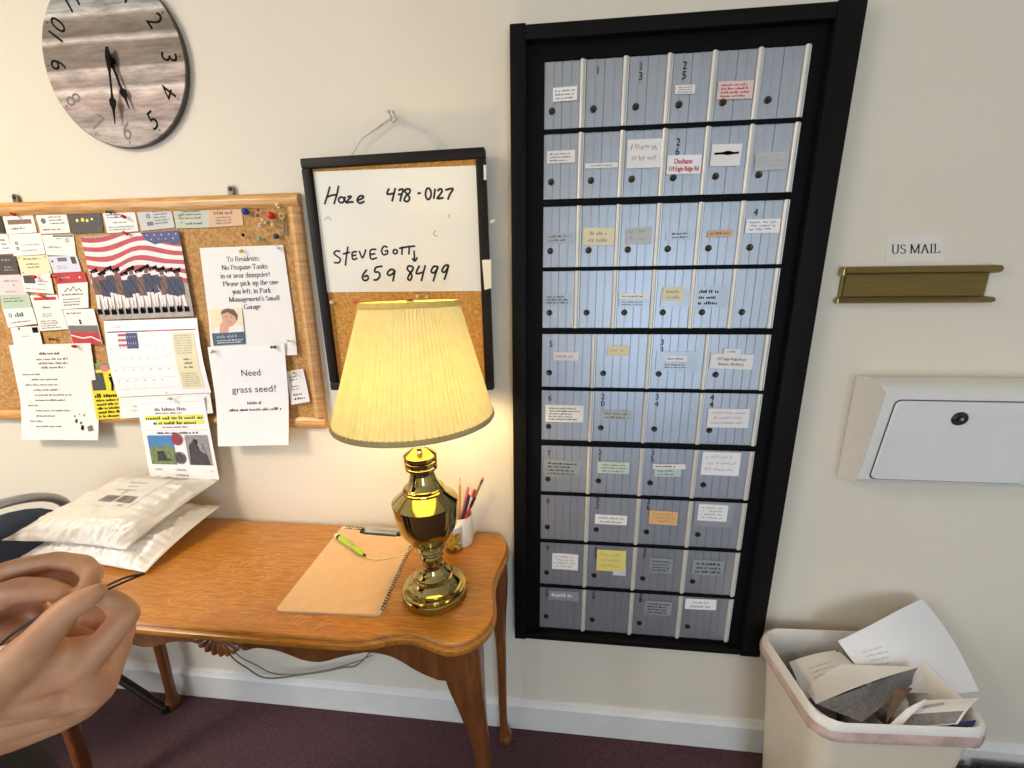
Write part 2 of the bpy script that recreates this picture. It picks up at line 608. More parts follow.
def sans(string):
    """triangulated sans lettering, cap height 1, starting at x = 0"""
    if string in _tc:
        return _tc[string]
    cu = bpy.data.curves.new('t', 'FONT')
    cu.body = string
    cu.resolution_u = 3
    o = bpy.data.objects.new('t', cu)
    COL.objects.link(o)
    bpy.context.view_layer.update()
    me = bpy.data.meshes.new_from_object(o.evaluated_get(bpy.context.evaluated_depsgraph_get()))
    k = 1 / 0.69
    vs = [(v.co.x * k, v.co.y * k) for v in me.vertices]
    fs = [tuple(p.vertices) for p in me.polygons]
    bpy.data.objects.remove(o)
    bpy.data.curves.remove(cu)
    bpy.data.meshes.remove(me)
    x0 = min([v[0] for v in vs] or [0])
    vs = [(x - x0, y) for x, y in vs]
    w = max([v[0] for v in vs] or [0])
    _tc[string] = (vs, fs, w)
    return _tc[string]


def arc(cx, cy, rx, ry, a0, a1, n=10):
    return [(cx + rx * math.cos(math.radians(a0 + (a1 - a0) * i / n)), cy + ry * math.sin(math.radians(a0 + (a1 - a0) * i / n))) for i in range(n + 1)]


X = 0.66
SERIF = {  # advance, strokes, serif ticks
    'T': (.72, [[(.33, 0), (.33, 1)], [(.02, .8), (.03, .98), (.63, .98), (.64, .8)]], [(.33, 0)]),
    'R': (.76, [[(.14, 0), (.14, 1)], [(.14, .98)] + arc(.36, .76, .2, .22, 90, -90) + [(.14, .54)], [(.34, .54), (.66, .02)]], [(.14, 0), (.66, 0), (.1, 1)]),
    'N': (.82, [[(.12, 0), (.12, 1)], [(.12, 1), (.66, 0)], [(.66, 0), (.66, 1)]], [(.12, 0), (.66, 1), (.08, 1)]),
    'P': (.66, [[(.14, 0), (.14, 1)], [(.14, .98)] + arc(.36, .74, .2, .24, 90, -90) + [(.14, .5)]], [(.14, 0), (.1, 1)]),
    'M': (1.0, [[(.12, 0), (.12, 1)], [(.12, 1), (.46, .05)], [(.46, .05), (.82, 1)], [(.82, 1), (.82, 0)]], [(.12, 0), (.82, 0), (.08, 1), (.86, 1)]),
    'S': (.6, [arc(.28, .75, .2, .23, 20, 250) + arc(.28, .25, .22, .25, 80, -160)], []),
    'G': (.8, [arc(.4, .5, .33, .5, 45, 330), [(.66, .42), (.66, .1)]], [(.62, .42)]),
    'U': (.8, [[(.14, 1), (.14, .3)] + arc(.38, .28, .24, .28, 180, 360) + [(.62, 1)]], [(.14, 1), (.62, 1)]),
    'A': (.78, [[(.08, 0), (.36, 1)], [(.36, 1), (.66, 0)], [(.2, .36), (.54, .36)]], [(.08, 0), (.66, 0)]),
    'I': (.36, [[(.16, 0), (.16, 1)]], [(.16, 0), (.16, 1)]),
    'L': (.66, [[(.14, 1), (.14, .02), (.56, .02), (.58, .24)]], [(.14, 1), (.1, 0)]),
    'o': (.54, [arc(.25, .33, .22, .33, 0, 360, 14)], []),
    'e': (.5, [[(.05, .37), (.43, .37)] + arc(.24, .36, .2, .3, 0, 300)], []),
    's': (.42, [arc(.19, .49, .14, .16, 20, 250) + arc(.19, .17, .16, .17, 80, -160)], []),
    'i': (.3, [[(.14, 0), (.14, X)], [(.14, .86), (.14, .97)]], [(.14, 0), (.1, X)]),
    'd': (.55, [arc(.23, .32, .19, .32, 0, 360, 14), [(.42, 0), (.42, 1)]], [(.38, 1)]),
    'n': (.56, [[(.12, 0), (.12, X)], arc(.27, .44, .15, .21, 180, 0) + [(.42, 0)]], [(.12, 0), (.42, 0), (.08, X)]),
    't': (.32, [[(.15, .88), (.15, .1)] + arc(.22, .1, .07, .09, 180, 300), [(.03, X), (.28, X)]], []),
    ':': (.34, [[(.14, 0), (.14, .17)], [(.14, .46), (.14, .63)]], []),
    'r': (.4, [[(.12, 0), (.12, X)], arc(.27, .44, .14, .2, 170, 60)], [(.12, 0), (.08, X)]),
    'p': (.55, [[(.12, -.32), (.12, X)], arc(.29, .32, .19, .32, 0, 360, 14)], [(.12, -.32), (.08, X)]),
    'a': (.5, [arc(.21, .48, .15, .17, 150, 0) + [(.36, .06), (.44, .02)], arc(.2, .18, .16, .17, 60, 350)], []),
    'k': (.55, [[(.12, 0), (.12, 1)], [(.42, X), (.14, .32)], [(.2, .38), (.46, 0)]], [(.12, 0), (.46, 0), (.08, 1)]),
    'u': (.56, [[(.12, X), (.12, .2)] + arc(.26, .2, .14, .19, 180, 330), [(.42, X), (.42, 0)]], [(.09, X), (.39, X), (.45, 0)]),
    'm': (.84, [[(.12, 0), (.12, X)], arc(.26, .44, .14, .21, 180, 0) + [(.4, 0)], arc(.54, .44, .14, .21, 180, 0) + [(.68, 0)]], [(.12, 0), (.4, 0), (.68, 0)]),
    '!': (.34, [[(.15, 1), (.15, .28)], [(.15, 0), (.15, .09)]], []),
    'l': (.3, [[(.14, 0), (.14, 1)]], [(.14, 0), (.1, 1)]),
    'c': (.48, [arc(.25, .33, .2, .33, 50, 320)], []),
    'h': (.56, [[(.12, 0), (.12, 1)], arc(.27, .44, .15, .21, 180, 0) + [(.42, 0)]], [(.12, 0), (.42, 0), (.08, 1)]),
    'y': (.52, [[(.05, X), (.25, .03)], [(.44, X), (.2, -.25), (.08, -.3)]], [(.06, X), (.43, X)]),
    'f': (.36, [[(.14, 0), (.14, .8)] + arc(.24, .82, .1, .15, 180, 50), [(.03, X), (.28, X)]], [(.14, 0)]),
    ',': (.26, [[(.1, .08), (.12, 0), (.06, -.14)]], []),
    'g': (.52, [arc(.22, .44, .17, .22, 0, 360, 12), arc(.24, -.1, .2, .16, 0, 360, 12), [(.16, .22), (.12, .1), (.3, .05)], [(.36, .6), (.48, .64)]], []),
    "'": (.22, [[(.1, 1), (.08, .78)]], []),
    ' ': (.3, [], []),
}


def ribbon(pts, w, nib=False):
    """quads along a 2-D polyline; a nib makes upright strokes thick and level ones thin"""
    vs, fs = [], []
    n = len(pts)
    for i, p in enumerate(pts):
        a = pts[max(0, i - 1)]
        c = pts[min(n - 1, i + 1)]
        dx, dy = c[0] - a[0], c[1] - a[1]
        l = math.hypot(dx, dy) or 1e-6
        ww = w * (0.42 + 0.58 * abs(dy / l)) if nib else w
        nx, ny = -dy / l * ww / 2, dx / l * ww / 2
        vs += [(p[0] + nx, p[1] + ny), (p[0] - nx, p[1] - ny)]
    for i in range(n - 1):
        fs.append((2 * i, 2 * i + 1, 2 * i + 3, 2 * i + 2))
    return vs, fs


def serif(string, weight=0.13):
    vs, fs, x = [], [], 0.0
    for ch in string:
        adv, strokes, ticks = SERIF[ch]
        for st in strokes:
            v, f = ribbon([(x + a, b) for a, b in st], weight, True)
            o = len(vs)
            vs += v
            fs += [tuple(i + o for i in q) for q in f]
        for a, b in ticks:
            o = len(vs)
            b = min(max(b, -.32 + .02), 1 - .02) if b != 0 else .02
            vs += [(x + a - .13, b - .025), (x + a + .13, b - .025), (x + a + .13, b + .025), (x + a - .13, b + .025)]
            fs.append((o, o + 1, o + 2, o + 3))
        x += adv * 1.02
    return vs, fs, x


class Sheet:
    """a thin sheet given by its four world corners (top-left, top-right, bottom-right, bottom-left) that carries print"""

    def __init__(s, quad, mats, bend=None, thick=0.0004, nx=8, ny=8, warp=None):
        s.warp = warp
        s.q = [Vector(p) for p in quad]
        s.W = ((s.q[1] - s.q[0]).length + (s.q[2] - s.q[3]).length) / 2
        s.H = ((s.q[3] - s.q[0]).length + (s.q[2] - s.q[1]).length) / 2
        n = (s.q[3] - s.q[0]).cross(s.q[1] - s.q[0]).normalized()
        if n.dot(Vector(CAM) - s.q[0]) < 0:
            n = -n
        s.n = n
        s.bend = bend or (lambda u, v: 0.0)
        s.mb = MB(*mats)
        s.k = 0
        vs, fs = [], []
        for t in (0, -thick):
            for j in range(ny + 1):
                for i in range(nx + 1):
                    vs.append(s.pt(i / nx, j / ny, t))
        c = (nx + 1) * (ny + 1)
        for j in range(ny):
            for i in range(nx):
                a = j * (nx + 1) + i
                fs.append((a, a + 1, a + nx + 2, a + nx + 1))
                fs.append((c + a, c + a + nx + 1, c + a + nx + 2, c + a + 1))
        rim = [i for i in range(nx + 1)] + [(j + 1) * (nx + 1) + nx for j in range(ny)] + [ny * (nx + 1) + i for i in range(nx - 1, -1, -1)] + [j * (nx + 1) for j in range(ny - 1, 0, -1)]
        for a, b in zip(rim, rim[1:] + rim[:1]):
            fs.append((a, c + a, c + b, b))
        s.mb.add(vs, fs, 0)

    def pt(s, u, v, off=0.0):
        if s.warp:
            u, v = s.warp(u, v)
        a = s.q[0].lerp(s.q[1], u)
        b = s.q[3].lerp(s.q[2], u)
        return a.lerp(b, v) + s.n * (s.bend(u, v) + off)

    def lay(s):
        s.k += 1
        return 0.0003 + 0.00006 * min(s.k, 12)

    def rect(s, u0, v0, u1, v1, mi, nx=6, ny=6):
        off = s.lay()
        vs = [s.pt(u0 + (u1 - u0) * i / nx, v0 + (v1 - v0) * j / ny, off) for j in range(ny + 1) for i in range(nx + 1)]
        fs = [(j * (nx + 1) + i, j * (nx + 1) + i + 1, (j + 1) * (nx + 1) + i + 1, (j + 1) * (nx + 1) + i) for j in range(ny) for i in range(nx)]
        s.mb.add(vs, fs, mi)
        return s

    def poly(s, pts, mi):
        off = s.lay()
        s.mb.add([s.pt(u, v, off) for u, v in pts], [tuple(range(len(pts)))], mi)
        return s

    def disc(s, u, v, r, mi, inner=0.0, n=20, sx=1.0):
        off = s.lay()
        ru, rv = r / s.W * sx, r / s.H
        if inner:
            vs = [s.pt(u + ru * k * math.cos(a), v + rv * k * math.sin(a), off) for a in [2 * PI * i / n for i in range(n)] for k in (1, inner)]
            fs = [(2 * i, 2 * ((i + 1) % n), 2 * ((i + 1) % n) + 1, 2 * i + 1) for i in range(n)]
            s.mb.add(vs, fs, mi)
        else:
            s.mb.add([s.pt(u + ru * math.cos(2 * PI * i / n), v + rv * math.sin(2 * PI * i / n), off) for i in range(n)], [tuple(range(n))], mi)
        return s

    def glyphs(s, g, u, v, h, mi, align, sx=1.0):
        vs, fs, w = g
        off = s.lay()
        w *= sx
        x0 = {'l': 0, 'c': -w / 2, 'r': -w}[align]
        s.mb.add([s.pt(u + (x0 + x * sx) * h / s.W, v - y * h / s.H, off) for x, y in vs], fs, mi)
        return s

    def text(s, t, u, v, h, mi, align='c', sx=1.0):
        return s.glyphs(sans(t), u, v, h, mi, align, sx)

    def serif(s, t, u, v, h, mi, align='c', sx=1.0, weight=0.13):
        return s.glyphs(serif(t, weight), u, v, h, mi, align, sx)

    def stroke(s, pts, w, mi):
        """polyline in uv, width in metres"""
        off = s.lay()
        P = [(u * s.W, v * s.H) for u, v in pts]
        vs, fs = ribbon(P, w)
        s.mb.add([s.pt(x / s.W, y / s.H, off) for x, y in vs], fs, mi)
        return s

    def lines(s, u0, v0, u1, v1, n, mi, seed=0, fill=0.5, align='l', dash=None, short=0.35):
        """rows of print too small to read: word-like runs of letter-like marks"""
        rnd = random.Random(seed + 31)
        off = s.lay()
        vs, fs = [], []
        pitch = (v1 - v0) / n
        h = pitch * fill
        let = max(h * s.H * 0.62, 0.0011) / s.W
        for k in range(n):
            full = (u1 - u0) * (1 - short * rnd.random())
            a = u0 if align == 'l' else (u0 + u1) / 2 - full / 2
            e = a + full
            v = v0 + pitch * (k + 0.2)
            x = a
            while x < e - let:
                word = rnd.randint(2, 8)
                for i in range(word):
                    if x > e - let:
                        break
                    hh = h * rnd.choice((0.6, 0.6, 0.75, 1.0))
                    ww = let * rnd.uniform(0.5, 0.8)
                    o = len(vs)
                    vs += [s.pt(x, v + h - hh, off), s.pt(x + ww, v + h - hh, off), s.pt(x + ww, v + h, off), s.pt(x, v + h, off)]
                    fs.append((o, o + 1, o + 2, o + 3))
                    x += let
                x += let * 0.9
        if fs:
            s.mb.add(vs, fs, mi)
        return s

    def scrawl(s, u0, v0, u1, v1, mi, seed=0, w=0.0012):
        """one line of handwriting too small to read"""
        rnd = random.Random(seed + 5)
        n = max(8, int((u1 - u0) * s.W / 0.0028))
        pts = []
        for i in range(n):
            t = i / (n - 1)
            up = i % 2
            pts.append((u0 + (u1 - u0) * t + rnd.uniform(-.004, .004), v0 + (v1 - v0) * (rnd.uniform(0, .45) if up else rnd.uniform(.6, 1))))
        cut = [0] + sorted(rnd.sample(range(3, n - 3), min(2, n - 7))) + [n] if n > 10 else [0, n]
        for a, b in zip(cut, cut[1:]):
            if b - a > 2:
                s.stroke(pts[a:b - 1], w, mi)
        return s

    def build(s, name, parent=None):
        return s.mb.build(name, parent, smooth=30, recalc=False)


def quad(pts, y):
    return [PY(a, b, y) for a, b in pts]


# ------------------------------------------------------------------ the room
XL, XR, YB, ZC = -2.5, 2.1, -3.7, 2.42
structure(MB('carpet').box((XL - .1, YB - .1, -0.06), (XR + .1, 0.1, 0.0)).build('floor', smooth=0))
structure(MB('ceiling').box((XL - .1, YB - .1, ZC), (XR + .1, 0.1, ZC + .08)).build('ceiling', smooth=0))
structure(MB('wall').box((XL - .1, 0.0, 0.0), (XR + .1, 0.1, ZC)).build('wall_back', smooth=0))
structure(MB('wall').box((XR, YB - .1, 0.0), (XR + .1, 0.0, ZC)).build('wall_right', smooth=0))
# left wall with a window opening
wl = MB('wall')
wl.box((XL - .1, YB - .1, 0), (XL, -2.6, ZC)).box((XL - .1, -1.2, 0), (XL, 0, ZC))
wl.box((XL - .1, -2.6, 0), (XL, -1.2, .1)).box((XL - .1, -2.6, 2.0), (XL, -1.2, ZC))
structure(wl.build('wall_left', smooth=0))
# rear wall with a glazed door opening
wr = MB('wall')
wr.box((XL, YB - .1, 0), (.45, YB, ZC)).box((1.65, YB - .1, 0), (XR, YB, ZC)).box((.45, YB - .1, 2.1), (1.65, YB, ZC))
structure(wr.build('wall_rear', smooth=0))
w1 = MB('trim')
for lo, hi in (((-2.6, .1), (-1.2, .16)), ((-2.6, 1.94), (-1.2, 2.0)), ((-2.6, .16), (-2.54, 1.94)), ((-1.26, .16), (-1.2, 1.94)), ((-1.92, .16), (-1.88, 1.94))):
    w1.box((XL - .07, lo[0], lo[1]), (XL - .03, hi[0], hi[1]), bevel=.004)
w1 = structure(w1.build('window_1'))
MB('glass').box((XL - .052, -2.54, .16), (XL - .048, -1.26, 1.94)).build('pane', w1, smooth=0)
d1 = MB('trim')
for lo, hi in (((.45, 0), (.55, 2.1)), ((1.55, 0), (1.65, 2.1)), ((.55, 2.0), (1.55, 2.1)), ((.55, 0), (1.55, .16))):
    d1.box((lo[0], YB - .07, lo[1]), (hi[0], YB - .03, hi[1]), bevel=.004)
d1 = structure(d1.build('door_1'))
MB('glass').box((.55, YB - .052, .16), (1.55, YB - .048, 2.0)).build('pane', d1, smooth=0)
MB('steel').tube(spline([(1.6, YB - .03, 1.0), (1.6, YB + .02, 1.0), (1.52, YB + .025, 1.0)], 6), .009).build('handle', d1)


def baseboard(name, a, b, n):
    """moulded skirting from a to b, n = direction into the room"""
    a, b, n = Vector(a), Vector(b), Vector(n)
    prof = [(0, 0), (.013, 0), (.013, .082), (.016, .086), (.016, .093), (.011, .099), (.008, .108), (.003, .112), (0, .112)]
    m = MB('trim')
    m.prism([a + n * p + Vector((0, 0, z)) for p, z in prof], b - a)
    return structure(m.build(name, smooth=30))


baseboard('baseboard_back', (XL, 0, 0), (XR, 0, 0), (0, -1, 0))
baseboard('baseboard_right', (XR, YB, 0), (XR, 0, 0), (-1, 0, 0))
baseboard('baseboard_left', (XL, YB, 0), (XL, 0, 0), (1, 0, 0))
cl = thing('ceiling_light', (-2.0, -1.35, 2.39), 'square flush ceiling light above and left of the viewer', 'light')
MB('steel').box((-2.28, -1.63, 2.395), (-1.72, -1.07, ZC), bevel=.005).build('housing', cl)

# ------------------------------------------------------------------ wall clock
CX, CZ = -1.032, 1.896
clk = thing('wall_clock', (CX, -0.001, CZ - .181), 'round wall clock printed like weathered planks, half past five, above the cork board', 'clock')
R0 = .181
MB('paper_dark').lathe([(R0 + .0015, .003), (R0 + .0015, .011), (R0 - .001, .012), (R0 - .001, .003)], (CX, -.001, CZ), seg=72, axis=(0, -1, 0)).build('rim', clk)
num = MB('dial', 'ink', 'ink_soft')
for h in range(1, 13):
    g, f, w = sans(str(h))
    a = math.radians(h * 30)
    pale = 1 if h in (6, 7, 8) else 0
    hh = .039
    for q in f:
        pass
    vs = []
    for x, y in g:
        x = (x - w / 2 + (y - .5) * .16) * hh * .9
        y = (y - .5) * hh
        if 4 <= h <= 8:
            x, y = -x, -y
        r = .145 + y
        vs.append((CX + r * math.sin(a) + x * math.cos(a), -.0143, CZ + r * math.cos(a) - x * math.sin(a)))
    num.add(vs, f, pale + 1)
# short minute ticks close to the rim
for k in range(60):
    if k % 5 == 0:
        a = math.radians(k * 6)
        for r in (.168,):
            d = Vector((math.sin(a), 0, math.cos(a)))
            t = Vector((math.cos(a), 0, -math.sin(a)))
            c = Vector((CX, -.0143, CZ))
            num.add([c + d * r - t * .001, c + d * (r + .006) - t * .001, c + d * (r + .006) + t * .001, c + d * r + t * .001], [(0, 1, 2, 3)], 1)
num.lathe([(R0, .004), (R0, .0115), (R0 - .001, .013), (0.0, .013)], (CX, -.001, CZ), seg=72, axis=(0, -1, 0))
face = num.build('dial', None, smooth=30)
# origin at the dial's own centre so that the plank print is centred on it
for v in face.data.vertices:
    v.co += Vector((0, 0, face.location.z - CZ)) + Vector((0, face.location.y + .014, 0)) + Vector((face.location.x - CX, 0, 0))
face.parent = clk
face.location = Vector((CX, -.014, CZ)) - origin_of(clk)


def clock_hand(name, ang, L, y):
    a = math.radians(ang)
    d = Vector((math.sin(a), 0, math.cos(a)))
    t = Vector((math.cos(a), 0, -math.sin(a)))
    c = Vector((CX, y, CZ))
    prof = [(-.18, .003), (-.1, .006), (0, .007), (.12, .005), (.2, .0025), (.5, .002), (.58, .003), (.63, .009), (.70, .0075), (.78, .003), (1, .0008)]
    poly = [c + d * L * p + t * w for p, w in prof] + [c + d * L * p - t * w for p, w in prof[::-1]]
    mb = MB('ink')
    mb.prism(poly, (0, -.0012, 0))
    return mb.build(name, clk)


clock_hand('hour_hand', 166.5, .105, -.020)
clock_hand('minute_hand', 187.5, .135, -.024)
MB('paper_dark').lathe([(R0 * .55, 0), (R0 * .55, .004)], (CX, -.001, CZ), seg=40, axis=(0, -1, 0)).build('movement_box', clk)
MB('ink').lathe([(.007, 0), (.007, .011), (.005, .013), (0, .0135)], (CX, -.014, CZ), seg=18, axis=(0, -1, 0)).build('hub', clk)

# ------------------------------------------------------------------ cork bulletin board
BX0, BX1, BZ0, BZ1 = -1.84, -.615, 1.0, 1.6
bb = thing('bulletin_board', (-1.22, -.001, BZ0), 'oak framed cork bulletin board crowded with cards and notices', 'bulletin board')
MB('cork').box((BX0 + .02, -.011, BZ0 + .02), (BX1 - .02, -.001, BZ1 - .02)).build('cork_panel', bb, smooth=0)
FW = .032


def rail(name, x0, x1, z0, z1, horiz, parent, m, d=.022):
    """frame rail with a rounded face"""
    mb = MB(m)
    n = 7
    if horiz:
        pr = [(-.001, z0)] + [(-d * (.62 + .38 * math.sin(PI * k / (n - 1))), z0 + (z1 - z0) * k / (n - 1)) for k in range(n)] + [(-.001, z1)]
        mb.prism([(x0, a, b) for a, b in pr], (x1 - x0, 0, 0))
    else:
        pr = [(-.001, x0)] + [(-d * (.62 + .38 * math.sin(PI * k / (n - 1))), x0 + (x1 - x0) * k / (n - 1)) for k in range(n)] + [(-.001, x1)]
        mb.prism([(b, a, z0) for a, b in pr], (0, 0, z1 - z0))
    return mb.build(name, parent)


rail('frame_rail', BX0, BX1, BZ1 - FW, BZ1, True, bb, 'oak_h')
rail('frame_rail', BX0, BX1, BZ0, BZ0 + FW, True, bb, 'oak_h')
rail('frame_rail', BX0, BX0 + FW, BZ0 + FW, BZ1 - FW, False, bb, 'oak')
rail('frame_rail', BX1 - FW, BX1, BZ0 + FW, BZ1 - FW, False, bb, 'oak')
for px, py in ((15.5, 199), (231, 190.5)):
    p = PY(px, py, -.006)
    mb = MB('dark_steel', 'keyhole')
    mb.lathe([(.0085, 0), (.0085, .002), (.005, .0025), (.005, .002)], (p.x, -.005, p.z + .004), seg=20, axis=(0, -1, 0))
    mb.box((p.x - .0085, -.007, BZ1 - .004), (p.x + .0085, -.005, p.z + .004), 0, bevel=.0008)
    mb.lathe([(.0035, 0), (.0035, .0032), (0, .0034)], (p.x, -.005, p.z + .005), seg=12, mi=1, axis=(0, -1, 0))
    mb.build('hanger_tab', bb)

YC = -.0122
SCALE_CARD = 1.0


def card(pts, base, draw, label, y=YC, name='business_card', cat='card', group='cards pinned on the cork board', bend=None):
    s = Sheet(quad(pts, y), [base, 'ink', 'ink_soft', 'red', 'photo_dark', 'green_ink', 'paper_b', 'ink_brown', 'navy_ink', 'flag_white', 'highlight', 'pin_yellow', 'ink_pale'], bend=bend or (lambda u, v: .0012 * v * v), nx=3, ny=3)
    draw(s)
    o = s.build(name)
    return tag(o, label, cat, group)


card([(-14, 214), (0.5, 214), (5.5, 233), (-10, 233)], 'paper_black', lambda s: s.lines(.2, .3, .8, .7, 2, 2, 1), 'black card at the left end of the top row of cards')
card([(1.5, 212.8), (32, 212), (37.5, 232.4), (7.6, 234.3)], 'paper', lambda s: (s.rect(.12, .34, .9, .56, 7, 10, 3), s.lines(.2, .66, .8, .86, 1, 2, 2), s.disc(.4, .45, .006, 7)), 'white card with a brownish banner and a red pin in the top row')
card([(34.7, 212.5), (65.6, 211.8), (71, 232.8), (41.5, 234)], 'paper', lambda s: (s.disc(.2, .4, .007, 2), s.lines(.4, .15, .95, .6, 3, 2, 3), s.lines(.1, .72, .9, .9, 1, 2, 4)), 'white card with a small grey leaf emblem in the top row')
card([(67, 212), (101, 211), (104, 232.3), (72.5, 234)], 'paper_dark', lambda s: (s.rect(.1, .1, .95, .55, 4, 4, 3), s.disc(.25, .4, .004, 10), s.disc(.42, .38, .005, 11), s.disc(.55, .42, .004, 10), s.disc(.7, .36, .003, 6), s.lines(.1, .8, .9, .95, 1, 2, 6)), 'dark photo card with small yellow lights in the top row')
card([(102, 211.6), (134.5, 211), (139, 231.3), (108, 233.2)], 'paper', lambda s: (s.lines(.1, .1, .8, .34, 2, 1, 7), s.lines(.25, .45, .8, .6, 1, 2, 9), s.lines(.08, .68, .92, .92, 2, 2, 8, short=.1)), 'white card with dark print and two pins in the top row')
card([(136, 209.2), (170, 206.4), (175.3, 227.5), (142, 231)], 'paper_grey', lambda s: (s.disc(.3, .36, .0055, 2, inner=.5), s.rect(.22, .62, .4, .8, 2, 2, 2), s.lines(.45, .1, .95, .8, 5, 2, 10)), 'silver grey card with a line drawing above the flag picture')
card([(172.6, 207), (208, 205.4), (210.5, 227.5), (176.5, 228.4)], 'paper_sage', lambda s: (s.lines(.25, .06, .8, .3, 2, 1, 11), s.lines(.12, .3, .8, .62, 2, 2, 12), s.lines(.3, .7, .9, .9, 1, 2, 13), s.disc(.16, .46, .002, 5), s.disc(.18, .72, .002, 5)), 'sage green card right of the silver grey card')
card([(207.2, 205.6), (241, 205), (243.7, 225.4), (211, 227.4)], 'paper_kraft', lambda s: (s.lines(.15, .2, .85, .45, 1, 7, 14, fill=.7), s.lines(.2, .5, .9, .9, 3, 7, 15)), 'pinkish tan card at the right end of the top row of cards')
card([(-14, 234.8), (7, 234), (14, 253.5), (-8, 255)], 'paper', lambda s: s.lines(.6, .2, .95, .8, 3, 2, 16), 'plain white card at the left edge in the second row of cards', y=YC - .0006)
card([(8, 234.5), (40.6, 233), (46, 254.2), (14.4, 256.2)], 'paper', lambda s: (s.disc(.19, .42, .0042, 1, inner=.55), s.disc(.19, .66, .0042, 1, inner=.55), s.lines(.34, .46, .9, .56, 1, 2, 17, short=.05), s.lines(.3, .7, .8, .86, 1, 12, 18)), 'white card with a double ring emblem in the second row', y=YC - .0009)
card([(41.4, 235), (73.4, 234.7), (76.6, 255.8), (47, 255.2)], 'paper', lambda s: (s.rect(.35, .02, .98, .1, 5, 4, 2), s.disc(.78, .26, .005, 2, inner=.6), s.lines(.45, .12, .7, .24, 1, 5, 19), s.lines(.1, .5, .6, .7, 1, 12, 20)), 'white card with a green stripe along its top edge', y=YC - .0006)
card([(-14, 255.6), (15.6, 255), (19.5, 273.8), (-10, 275)], 'paper_dark', lambda s: (s.lines(.5, .15, .95, .35, 1, 12, 21), s.lines(.55, .55, .9, .85, 2, 12, 22)), 'charcoal card with pale print at the left edge in the third row', y=YC - .0012)
card([(16.4, 256.3), (47, 255), (53, 273.8), (22, 274.6)], 'paper_cream', lambda s: (s.lines(.2, .08, .85, .26, 1, 2, 23, short=.1), s.lines(.25, .36, .7, .7, 2, 2, 24), s.disc(.08, .1, .002, 2), s.disc(.92, .1, .002, 2), s.disc(.08, .9, .002, 2), s.disc(.93, .9, .002, 2)), 'cream yellow card with four corner ornaments in the third row', y=YC - .0014)
card([(47.6, 256.6), (76.6, 255.3), (82, 271.5), (54, 273)], 'paper_blue', lambda s: (s.disc(.1, .3, .003, 8), s.rect(.3, .1, .62, .32, 2, 3, 3), s.rect(.76, .08, .92, .5, 4, 2, 2), s.lines(.2, .55, .7, .8, 2, 12, 25)), 'pale blue card with a small portrait in the third row', y=YC - .0012)
card([(-10, 275.3), (20.3, 274.5), (28, 294.8), (-6, 295.5)], 'paper_lilac', lambda s: (s.lines(.4, .2, .9, .4, 1, 12, 26), s.disc(.68, .5, .004, 12, inner=.5), s.lines(.4, .75, .8, .9, 1, 12, 27)), 'pale lilac card at the left edge in the fourth row', y=YC - .0018)
card([(21, 274.8), (50, 273.4), (54.5, 294), (25, 291.5)], 'paper', lambda s: (s.rect(.06, .05, .44, .5, 4, 3, 3), s.lines(.5, .3, .95, .62, 2, 12, 28), s.lines(.06, .7, .9, .9, 1, 12, 29)), 'white card with a dark photo corner in the fourth row', y=YC - .0020)
card([(54, 273.2), (84.6, 272), (87.6, 282), (56.5, 284)], 'red', lambda s: (s.disc(.8, .5, .003, 9), s.lines(.1, .3, .6, .6, 1, 9, 30)), 'red topped card with a pin above the mountain card', y=YC - .0016)
card([(57, 282.4), (87.5, 281.5), (89, 307.6), (60.3, 309.5)], 'paper', lambda s: (s.stroke([(.22, .36), (.34, .22), (.42, .34), (.52, .16), (.62, .34), (.7, .24), (.8, .36)], .0022, 1), s.lines(.12, .4, .9, .52, 1, 1, 31, short=.05), s.lines(.15, .58, .85, .9, 3, 2, 32)), 'white card with black mountain peaks emblem', y=YC - .0022)
card([(0, 294.8), (28.4, 293.2), (32.2, 307), (2.4, 308.8)], 'paper_green', lambda s: s.lines(.1, .2, .85, .6, 2, 5, 33), 'pale green card at the left edge above the green ring card', y=YC - .0024)
card([(2.4, 308.7), (32, 306.8), (37.6, 323.6), (8.6, 327.5)], 'paper', lambda s: (s.disc(.2, .38, .0055, 5, inner=.55), s.lines(.35, .2, .85, .5, 1, 5, 34, fill=.8), s.lines(.2, .7, .85, .86, 1, 2, 35), s.disc(.16, .84, .0018, 2)), 'white card with a green ring emblem', y=YC - .0026)
card([(29.7, 295.5), (57, 294.6), (68.7, 329), (40.5, 331)], 'paper', lambda s: (s.rect(.12, .06, .92, .14, 3, 4, 2), s.disc(.5, .06, .005, 3), s.lines(.35, .3, .65, .4, 1, 2, 36), s.lines(.25, .5, .75, .62, 2, 2, 37), s.lines(.1, .7, .9, .96, 4, 2, 38)), 'tall white notice card with an orange red banner', y=YC - .0026)
card([(62.5, 309.6), (93.7, 308.6), (103, 344.6), (73.4, 344)], 'paper', lambda s: (s.lines(.1, .06, .85, .16, 1, 2, 39), s.disc(.46, .32, .003, 1), s.rect(.43, .36, .49, .42, 1, 2, 2), s.rect(.02, .46, .98, .68, 2, 6, 3), s.rect(.02, .66, .98, 1, 3, 6, 3), s.stroke([(.04, .74), (.4, .82), (.7, .78), (.97, .9)], .004, 9)), 'white card over a red and grey landscape photo', y=YC - .0028)
card([(10.2, 327.5), (38.2, 326), (43, 344), (14.5, 345)], 'paper', lambda s: (s.disc(.3, .1, .004, 2), s.rect(.76, .06, .96, .36, 1, 2, 2), s.lines(.35, .46, .7, .58, 1, 12, 40)), 'white card with a small black square above the agenda sheet', y=YC - .0028)


def hang(d, start=.55):
    return lambda u, v: 0.0015 + d * max(0, (v - start) / (1 - start)) ** 1.3


